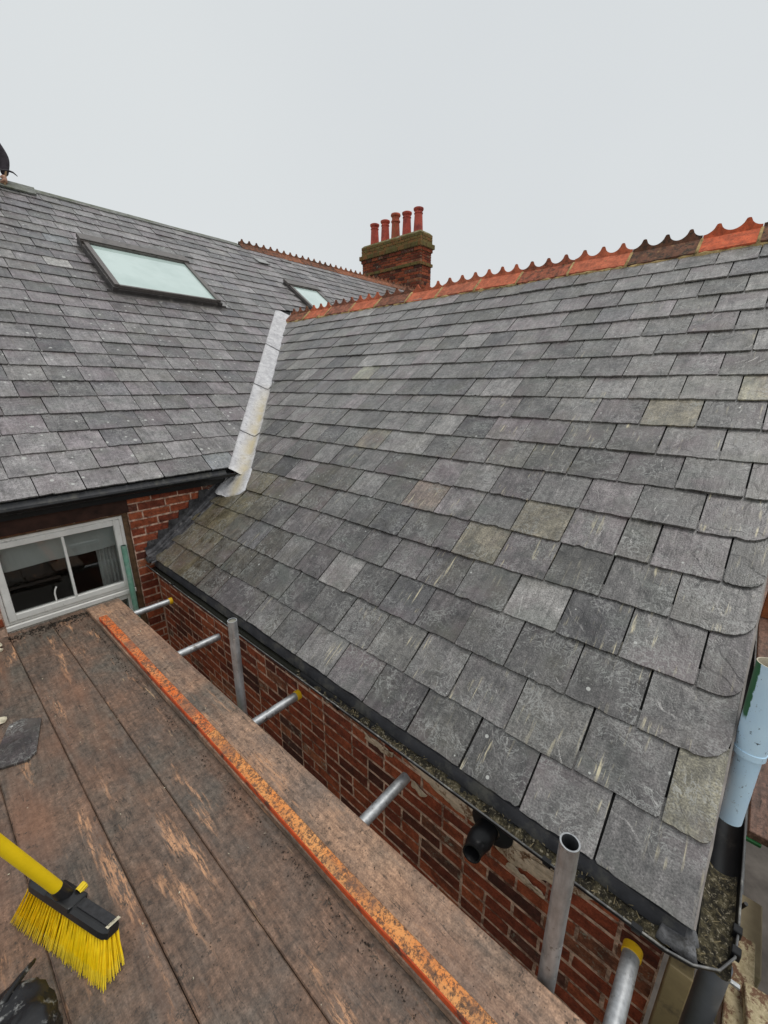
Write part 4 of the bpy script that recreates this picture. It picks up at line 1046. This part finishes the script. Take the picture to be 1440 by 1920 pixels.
xboard(.98, 1.40, -1.1, -.335, ZD-.04, MOT, 'board splashed with pale mortar at the bottom right corner', ang=.10)
xboard(1.05, 1.5, -.33, -.262, ZD-.09, MOT, 'narrow board splashed with mortar below the gutter corner')
m = MB(); m.box((1.40, -.42, ZD-.02), (1.405, -.2, ZD+.0), bev=0); 
m = MB(); m.box((4.0, -1.1, ZD+.002), (4.04, -.29, ZD+.22), bev=.003); o = m.build('toe_board', simple('orange_brown_wood', (.30, .10, .035), .7, .3, var=.4, sc=12, bump=.4)); tag(o, 'orange brown toe board standing on the far end of the lower deck', 'plank')
m = MB(); m.box((1.70, -.33, ZD-.09), (1.715, -.262, ZD-.075), bev=.002); o = m.build('green_clamp_plate', simple('green_paint', (.03, .16, .05), .5, .4, var=.3, sc=15)); o.location = (.16, 0, .04); tag(o, 'small dark green plate between the gutter and the lower deck', 'plate')
m = MB(); m.tube((1.2, -.30, -1.98), (4.0, -.30, -1.98), .0242, n=20); o = smooth_by_angle(m.build('scaffold_tube', GALV)); tag(o, 'tube running under the lower deck beyond the corner', 'scaffold tube')
m = MB(); m.box((1.45, -.36, -2.2), (1.72, -.25, -1.86), bev=.004); o = m.build('cream_box', simple('cream_box', (.36, .30, .19), .6, .3, var=.3, sc=9, bump=.2)); tag(o, 'cream box below the short gutter, half hidden by the deck', 'box')
m = MB(); m.tube((1.62, -.262, -1.70), (1.50, -.30, -1.90), .008, n=8); m.tube((1.56, -.29, -1.72), (1.60, -.27, -1.85), .006, n=8); o = m.build('cable', BLACKP); tag(o, 'thin black cable hanging beside the short gutter', 'cable')
# blue pipe
def bluepaint():
    s = NM('pale_blue_paint', .38, .45); v = s.vec(); n = s.noise(v, 6, 5, .6)
    c = s.mix(s.mr(n, .35, .65), (.55, .76, .94), (.64, .84, .98)); c = s.mix(s.mr(s.noise(v, 45, 6, .75), .60, .66), c, (.05, .06, .07))
    c = s.mix(s.mr(s.noise(v, 13, 4, .7, 1), .64, .68, 0, .6), c, (.22, .26, .32))
    g = s.n('ShaderNodeSeparateXYZ'); s.l(s.n('ShaderNodeTexCoord').outputs['Object'], g.inputs[0])
    k = s.ma('ADD', g.outputs[1], s.ma('MULTIPLY', s.ma('SUBTRACT', s.noise(v, 30, 4, .6), .5), .014))
    low = s.mr(s.ma('ADD', g.outputs[2], s.ma('MULTIPLY', s.noise(v, 22, 3), .05)), .43, .45)
    c = s.mix(s.ma('MULTIPLY', s.mr(k, .034, .036), low), c, (.035, .14, .06))
    s.col(c); s.bump(s.noise(v, 60, 4), .15, .003); return s.mat
BLUE = bluepaint(); CREAMI = simple('cream_pipe_inside', (.58, .52, .40), .5, .4, var=.15, sc=20)
pipe = empty('rainwater_pipe', 'pale blue painted plastic pipe with green streak standing in the gutter by the verge', 'pipe', (1.66, -.195, -1.50))
m = MB(); m.tube((0, 0, 0), (.036, 0, .35), .037, .039, n=36, wall=.003, bore_mi=1); smooth_by_angle(m.build('pipe', [BLUE, CREAMI], pipe), 50)
m = MB(); m.tube((.029, 0, .275), (.066, 0, .615), .0440, .0485, n=36, wall=.0035, bore_mi=1); mm = m.build('socket', [BLUE, CREAMI], pipe); smooth_by_angle(mm, 50)
for q in range(36, 72): mm.data.polygons[q].material_index = 1
m = MB(); m.tube((.0285, 0, .272), (.031, 0, .294), .0465, n=36, wall=.003); smooth_by_angle(m.build('collar', BLUE, pipe), 50)
for o in pipe.children:
    for v in o.data.vertices: pass
# ------------------------------------------------------------------ broom
broom = empty('broom', 'yellow broom with black head and yellow bristles lying on the deck', 'broom', (-.005, 1.285, ZB))
YB_ = simple('yellow_bristle', (.96, .66, .003), .45, .4, var=.15, sc=40, bump=0); YB2 = simple('yellow_bristle_tip', (.92, .68, .03), .5, .4, var=.2, sc=40, bump=0)
BLK = simple('broom_black', (.016, .016, .017), .38, .5, var=.3, sc=20, bump=.08); GRF = simple('grey_foam', (.045, .045, .048), .85, .2, var=.3, sc=60, bump=.4)
hd0 = Vector((-.065, .165, .10)); hd1 = Vector((.062, -.172, .10))    # head axis relative to the broom
ax = (hd1-hd0); HLn = ax.length; ax.normalize(); side = Vector((-ax.y, ax.x, 0)); side = -side if side.x > 0 else side   # towards -x
upb = (Vector((0, 0, 1))+side*-.35).normalized(); sid = ax.cross(upb).normalized(); sid = -sid if sid.x > 0 else sid
def bp(t, a_, b_): return hd0+ax*t+sid*a_+upb*b_
m = MB(); rows = []
for i in range(25):
    t = HLn*i/24; e = 1-max(0, abs(i/24-.5)*2-.9)/.1*.35; w = .026*e
    rows.append([bp(t, -w, 0), bp(t, -w, .018), bp(t, -w*.75, .028), bp(t, w*.75, .028), bp(t, w, .018), bp(t, w, .0)])
m.grid(rows, closed=True); m.f += [tuple(range(5, -1, -1)), tuple(range(len(m.v)-6, len(m.v)))]; m.m += [0, 0]; m.build('head', BLK, broom)
m = MB(); rows = []
for i in range(9):
    t = HLn*(.60+.38*i/8); rows.append([bp(t, -.016, .029), bp(t, -.016, .031), bp(t, .012, .031), bp(t, .012, .029)])
m.grid(rows, closed=True); m.build('head_pad', GRF, broom)
# bristle tufts
m = MB(); rb = random.Random(4); nt = 32
for i in range(nt):
    for rw_ in range(4):
        t = HLn*(.02+.96*i/(nt-1)); sp_ = (i/(nt-1)-.5)
        base = bp(t, -.018+.012*rw_, .002)
        for q in range(17):
            b0 = base+Vector((rb.uniform(-.0028, .0028), rb.uniform(-.0028, .0028), 0))
            tip = base+ax*(sp_*.070+rb.gauss(0, .0045))+sid*(.026+.009*rw_+rb.gauss(0, .004)); tip.z = .003+abs(rb.gauss(0, .003))
            dv = tip-b0; pr = dv.cross(Vector((0, 0, 1))).normalized()*.0011; pn = dv.cross(pr).normalized()*.0011; mid = b0.lerp(tip, .72)
            t2 = tip
            m.add([b0-pr, b0+pr, b0+pn, mid-pr, mid+pr, mid+pn, t2-pr*.5, t2+pr*.5, t2+pn*.5], [(0, 1, 4, 3), (1, 2, 5, 4), (2, 0, 3, 5)], 0)
            n = len(m.v)-9; m.f += [(n+3, n+4, n+7, n+6), (n+4, n+5, n+8, n+7), (n+5, n+3, n+6, n+8)]; m.m += [1, 1, 1]
m.build('bristles', [YB_, YB2], broom)
# socket, knob, handle
sb = bp(HLn*.42, 0, .026); hdir = Vector((-.085, .0, .30)).normalized()
m = MB(); m.tube(sb-Vector((0, 0, .01)), sb+hdir*.055, .022, .019, n=20); m.box((-.055, -.03, -.012), (.055, .03, .006), M=Matrix.Translation(sb) @ Matrix((ax, sid, upb)).transposed().to_4x4(), bev=.003); smooth_by_angle(m.build('socket', BLK, broom), 40)
m = MB(); m.tube(sb+hdir*.012, sb+hdir*1.05, .0165, n=24); smooth_by_angle(m.build('handle', simple('yellow_handle', (.95, .66, .008), .42, .4, var=.06, sc=12, bump=.05), broom), 40)
m = MB(); kp = sb+ax*.025-sid*.018+upb*.006; kd = (-sid*.9+upb*.4).normalized()
rows = []
a_ = kd.orthogonal().normalized(); b_ = kd.cross(a_)
for dd, rr in ((0, .012), (.022, .012), (.024, .009)): rows.append([kp+kd*dd+(a_*math.cos(k*math.pi/10)+b_*math.sin(k*math.pi/10))*(rr*(1 if k % 2 else .85)) for k in range(20)])
m.grid(rows, closed=True); m.f.append(tuple(range(40, 60))); m.m.append(0); m.build('knob', simple('yellow_knob', (.84, .60, .02), .4, .4, var=.05), broom)
m = MB(); rows = []
for i in range(6): rows.append([bp(HLn*(.965+.006*i), (-.022+.008*k)+.003*mn.noise(Vector((i, k, 0))), .031+.004*mn.noise(Vector((i*3, k*3, 1)))) for k in range(6)])
m.grid(rows); m.build('plaster_crust', PALE, broom)
# ------------------------------------------------------------------ loose things on the deck
def lump(name, c, r, sc, mat, label, cat, seed, group=None):
    m = MB(); rows = []
    for i in range(7):
        t = math.pi*i/6; rows.append([Vector((math.sin(t)*math.cos(u), math.sin(t)*math.sin(u), math.cos(t))) for u in [k*math.pi/5 for k in range(10)]])
    m.grid(rows, closed=True)
    m.v = [Vector((v.x*sc[0], v.y*sc[1], v.z*sc[2]))*r*(1+.5*mn.noise(v*1.7+Vector((seed, 0, 0)))) for v in m.v]
    o = m.build(name, mat); o.location = c; o.rotation_euler = (0, 0, seed); tag(o, label, cat, group); return o
q = [(-.125, 2.22), (.005, 2.165), (.040, 2.20), (.098, 2.43), (.030, 2.50), (-.02, 2.49)]
m = MB(); k = len(q)
m.add([(x, y, ZB+.012+.004*(i % 2)) for i, (x, y) in enumerate(q)]+[(x, y, ZB+.004) for x, y in q], [tuple(range(k)), tuple(range(2*k-1, k-1, -1))]+[(i, k+i, k+(i+1) % k, (i+1) % k) for i in range(k)])
o = mesh('offcut_slate', m.v, m.f, SLATE, uv=[(v.x*1.2, v.y) for v in m.v], tint=(.038, .030, .030, .1)); tag(o, 'dark cut piece of slate lying on the deck near the left edge', 'slate')
lump('mortar_chip', (-.060, 2.57, ZB+.012), .028, (1, 1.6, .45), PALE, 'pale mortar chip above the dark cut slate', 'rubble', 1)
lump('mortar_chip', (.04, 3.40, ZB+.02), .022, (1.2, .8, .7), PALE, 'white rubble chip by the left corner of the window', 'rubble', 2)
lump('mortar_chip', (.035, 3.33, ZB+.015), .020, (1.4, .8, .6), PALE, 'small grey white chip just below the rubble chip by the window', 'rubble', 3)
# black bag at the lower left
bagm = simple('black_bag_plastic', (.014, .014, .016), .42, .4, var=.3, sc=12, bump=.3, dirt=(.30, .30, .29), dsc=26, dlo=.56, dhi=.68)
m = MB(); rows = []
for i in range(28):
    t = math.pi*i/27; rows.append([Vector((math.sin(t)*math.cos(u), math.sin(t)*math.sin(u), math.cos(t))) for u in [k*math.pi/18 for k in range(36)]])
m.grid(rows, closed=True)
def wr(v):
    r_ = 1+.28*mn.noise(v*1.6)+.16*abs(mn.noise(v*4))+.05*mn.noise(v*11); return Vector((v.x*.11, v.y*.13, v.z*.055))*r_
m.v = [wr(v) for v in m.v]
o = m.build('rubble_bag', bagm, smooth=True); o.location = (-.180, 1.085, ZB+.045); o.scale = (.95, .95, 1); tag(o, 'crumpled black plastic bag with white dust at the bottom left corner', 'bag')
m = MB(); rows = []
for i in range(16):
    t = i/15; p = Vector((-.235, 1.13, ZB+.075)).lerp(Vector((-.108, 1.255, ZB+.045)), t); w = .017*(1-t*.55)*(1 if i < 15 else .3)
    d = Vector((.75, -.66, 0)); u_ = Vector((0, 0, 1)); bend = u_*(.018*math.sin(t*3))
    rows.append([p+bend+d*w, p+bend+u_*.012*(1-t*.5), p+bend-d*w, p+bend-u_*.006])
m.grid(rows, closed=True); m.f += [(3, 2, 1, 0), tuple(range(len(m.v)-4, len(m.v)))]; m.m += [0, 0]
o = m.build('trowel_handle', bagm, smooth=True); tag(o, 'long black tapering tool handle pointing out of the black bag', 'tool')
# crumbs over the deck
m = MB(); rc = random.Random(8)
def crumb(m, p, r):
    vs = [p+Vector((rc.uniform(-1, 1), rc.uniform(-1, 1), rc.uniform(0, .8)))*r for _ in range(3)]+[p+Vector((0, 0, r*.9)), p+Vector((rc.uniform(-1, 1), rc.uniform(-1, 1), 0))*r]
    m.add(vs, [(0, 1, 3), (1, 2, 3), (2, 0, 3), (0, 4, 1), (1, 4, 2)])
for i in range(1500):
    y = rc.uniform(-.2, 3.45); x = rc.uniform(-.5, .56)
    if mn.noise(Vector((x*4, y*3, 0))) < -.05 and rc.random() < .7: continue
    crumb(m, Vector((x, y, ZB+.001)), rc.choice((.0015, .002, .003, .004)))
for i in range(700):
    y = rc.uniform(-.2, 3.3); crumb(m, Vector((.556+(y-1.5)*SK-abs(rc.gauss(0, .018)), y, ZB+.001)), rc.uniform(.002, .006))  # crumbs gathered along the raised board, also standing in for its contact shade
for i in range(500):
    y = rc.uniform(0, 3.4); crumb(m, Vector((rc.uniform(.62, .79)+(y-1.5)*SK, y, -1.593)), rc.uniform(.0012, .0035))
for i in range(500):
    x = rc.uniform(.1, .6); crumb(m, Vector((x, 3.50-abs(rc.gauss(0, .05)), ZB+.001)), rc.uniform(.003, .012))
o = m.build('crumbs', DIRT); tag(o, 'dark mortar and moss crumbs strewn over the boards', 'debris', kind='stuff')
m = MB()
for i in range(70):
    y = rc.uniform(0, 3.4); crumb(m, Vector((rc.uniform(-.3, .54), y, ZB+.001)), rc.uniform(.002, .005))
for i in range(8): crumb(m, Vector((rc.uniform(.64, .78), rc.uniform(1.5, 3.0), -1.593)), .006)
o = m.build('pale_crumbs', PALE); tag(o, 'tiny white mortar specks on the boards', 'debris', kind='stuff')
# ------------------------------------------------------------------ roofer on the ridge
def skin(name, pts, edges, rad, mat, parent, sub=2):
    me = bpy.data.meshes.new(name); me.from_pydata(pts, edges, []); me.materials.append(mat)
    o = bpy.data.objects.new(name, me); C.objects.link(o); o.parent = parent
    o.modifiers.new('skin', 'SKIN').use_smooth_shade = True
    for v, r_ in zip(me.skin_vertices[0].data, rad): v.radius = (r_, r_)
    me.skin_vertices[0].data[0].use_root = True
    sm = o.modifiers.new('sub', 'SUBSURF'); sm.levels = sub; sm.render_levels = sub; return o
per = empty('person', 'roofer in dark clothes sitting on the ridge at the left edge, holding a hammer', 'person', (1.36, 9.1, ZM))
CL_ = simple('dark_work_jacket', (.045, .038, .045), .85, .2, var=.4, sc=9, bump=.6, bd=.02); TR = simple('dark_trousers', (.025, .02, .028), .85, .2, var=.3, sc=9, bump=.4); SKIN = simple('skin', (.48, .27, .19), .55, .4, var=.1, sc=12, bump=0)
# pelvis, spine, chest, neck, head base, arms
B = [(0, 0, .16), (0, -.02, .36), (0, -.04, .56), (0, -.06, .66), (.19, -.05, .60), (.345, -.10, .30), (.285, -.20, .035), (-.19, -.05, .60), (-.30, -.12, .32), (-.16, -.32, .22)]
E_ = [(0, 1), (1, 2), (2, 3), (2, 4), (4, 5), (5, 6), (2, 7), (7, 8), (8, 9)]
skin('jacket', B, E_, [.18, .17, .18, .07, .10, .078, .046, .10, .075, .045], CL_, per)
L_ = [(0, 0, .14), (.13, .06, .12), (.20, .44, .14), (.22, .66, -.30), (-.13, .06, .12), (-.22, .44, .14), (-.24, .66, -.30)]
skin('trousers', L_, [(0, 1), (1, 2), (2, 3), (0, 4), (4, 5), (5, 6)], [.15, .12, .085, .055, .12, .085, .055], TR, per)
m = MB(); rows = []
for i in range(13):
    t = math.pi*i/12; rows.append([Vector((math.sin(t)*math.cos(u)*.075, -.085+math.sin(t)*math.sin(u)*.095, .80-math.cos(t)*.12)) for u in [k*math.pi/10 for k in range(20)]])
m.grid(rows, closed=True); m.tube((0, -.06, .64), (0, -.07, .73), .055, n=14); m.add([(-.012, -.175, .79), (.012, -.175, .79), (0, -.20, .775), (0, -.175, .82)], [(0, 1, 2), (0, 2, 3), (1, 3, 2)])
m.build('head', SKIN, per, smooth=True)
m = MB(); rows = []
for i in range(7):
    t = math.pi/2*i/6; rows.append([Vector((math.cos(t)*math.cos(u)*.088, -.08+math.cos(t)*math.sin(u)*.108, .83+math.sin(t)*.11)) for u in [k*math.pi/10 for k in range(20)]])
m.grid(rows, closed=True); m.build('beanie_hat', TR, per, smooth=True)
def hand(base, d, curl, sgn, nm):
    base = Vector(base); d = Vector(d).normalized(); a = d.orthogonal().normalized(); up_ = d.cross(a)
    pts = [base, base+d*.05, base+d*.09]; ed = [(0, 1), (1, 2)]; rad = [.026, .036, .034]
    for f in range(4):
        o_ = a*(-.028+.0185*f); k = len(pts); ln = (.034, .040, .037, .028)[f]
        p1 = base+d*.092+o_; p2 = p1+(d*.7+up_*.7).normalized()*ln; p3 = p2+up_*ln*.8-d*.004
        pts += [p1, p2, p3]; rad += [.0115, .010, .009]; ed += [(2, k), (k, k+1), (k+1, k+2)]
    k = len(pts); pts += [base+d*.04+a*.036, base+d*.07+a*.045+up_*.03]; rad += [.013, .011]; ed += [(1, k), (k, k+1)]
    skin(nm, pts, ed, rad, SKIN, per, 1)
hand((.285, -.20, .04), (-.05, -.06, -.25), 1, 1, 'hand'); hand((-.16, -.32, .22), (.3, -.5, -.2), 1, -1, 'hand')
for sx in (.22, -.24):
    m = MB(); rows = []
    for i in range(8):
        y = -.30*i/7; h = .05*(1-.5*i/7); w = .045*(1-.3*abs(i/7-.6)); rows.append([Vector((sx+w*math.cos(u), .86+y, -.42+h*math.sin(u)+.0)) for u in [k*math.pi/5 for k in range(10)]])
    m.grid(rows, closed=True); m.f += [tuple(range(9, -1, -1)), tuple(range(len(m.v)-10, len(m.v)))]; m.m += [0, 0]; m.build('boot', TR, per, smooth=True)
ham = empty('slater_hammer', 'small dark hammer held in the hand of the roofer at the left edge', 'hammer', (1.64, 8.88, ZM+.03))
m = MB(); m.tube((-.02, 0, -.12), (.03, 0, .06), .014, .012, n=12); m.build('handle', simple('hammer_wood', (.30, .19, .10), .6, .3), ham)
m = MB()
pp = [Vector((-.03, 0, .055)), Vector((.05, 0, .075)), Vector((.11, 0, .07)), Vector((.155, 0, .035))]
for (a_, b_), (r0, r1) in zip(zip(pp, pp[1:]), ((.016, .014), (.014, .011), (.011, .005))): m.tube(a_, b_, r0, r1, n=10)
m.build('steel_head', simple('dark_steel', (.05, .045, .05), .4, .5, .6), ham)
bpy.context.view_layer.update()
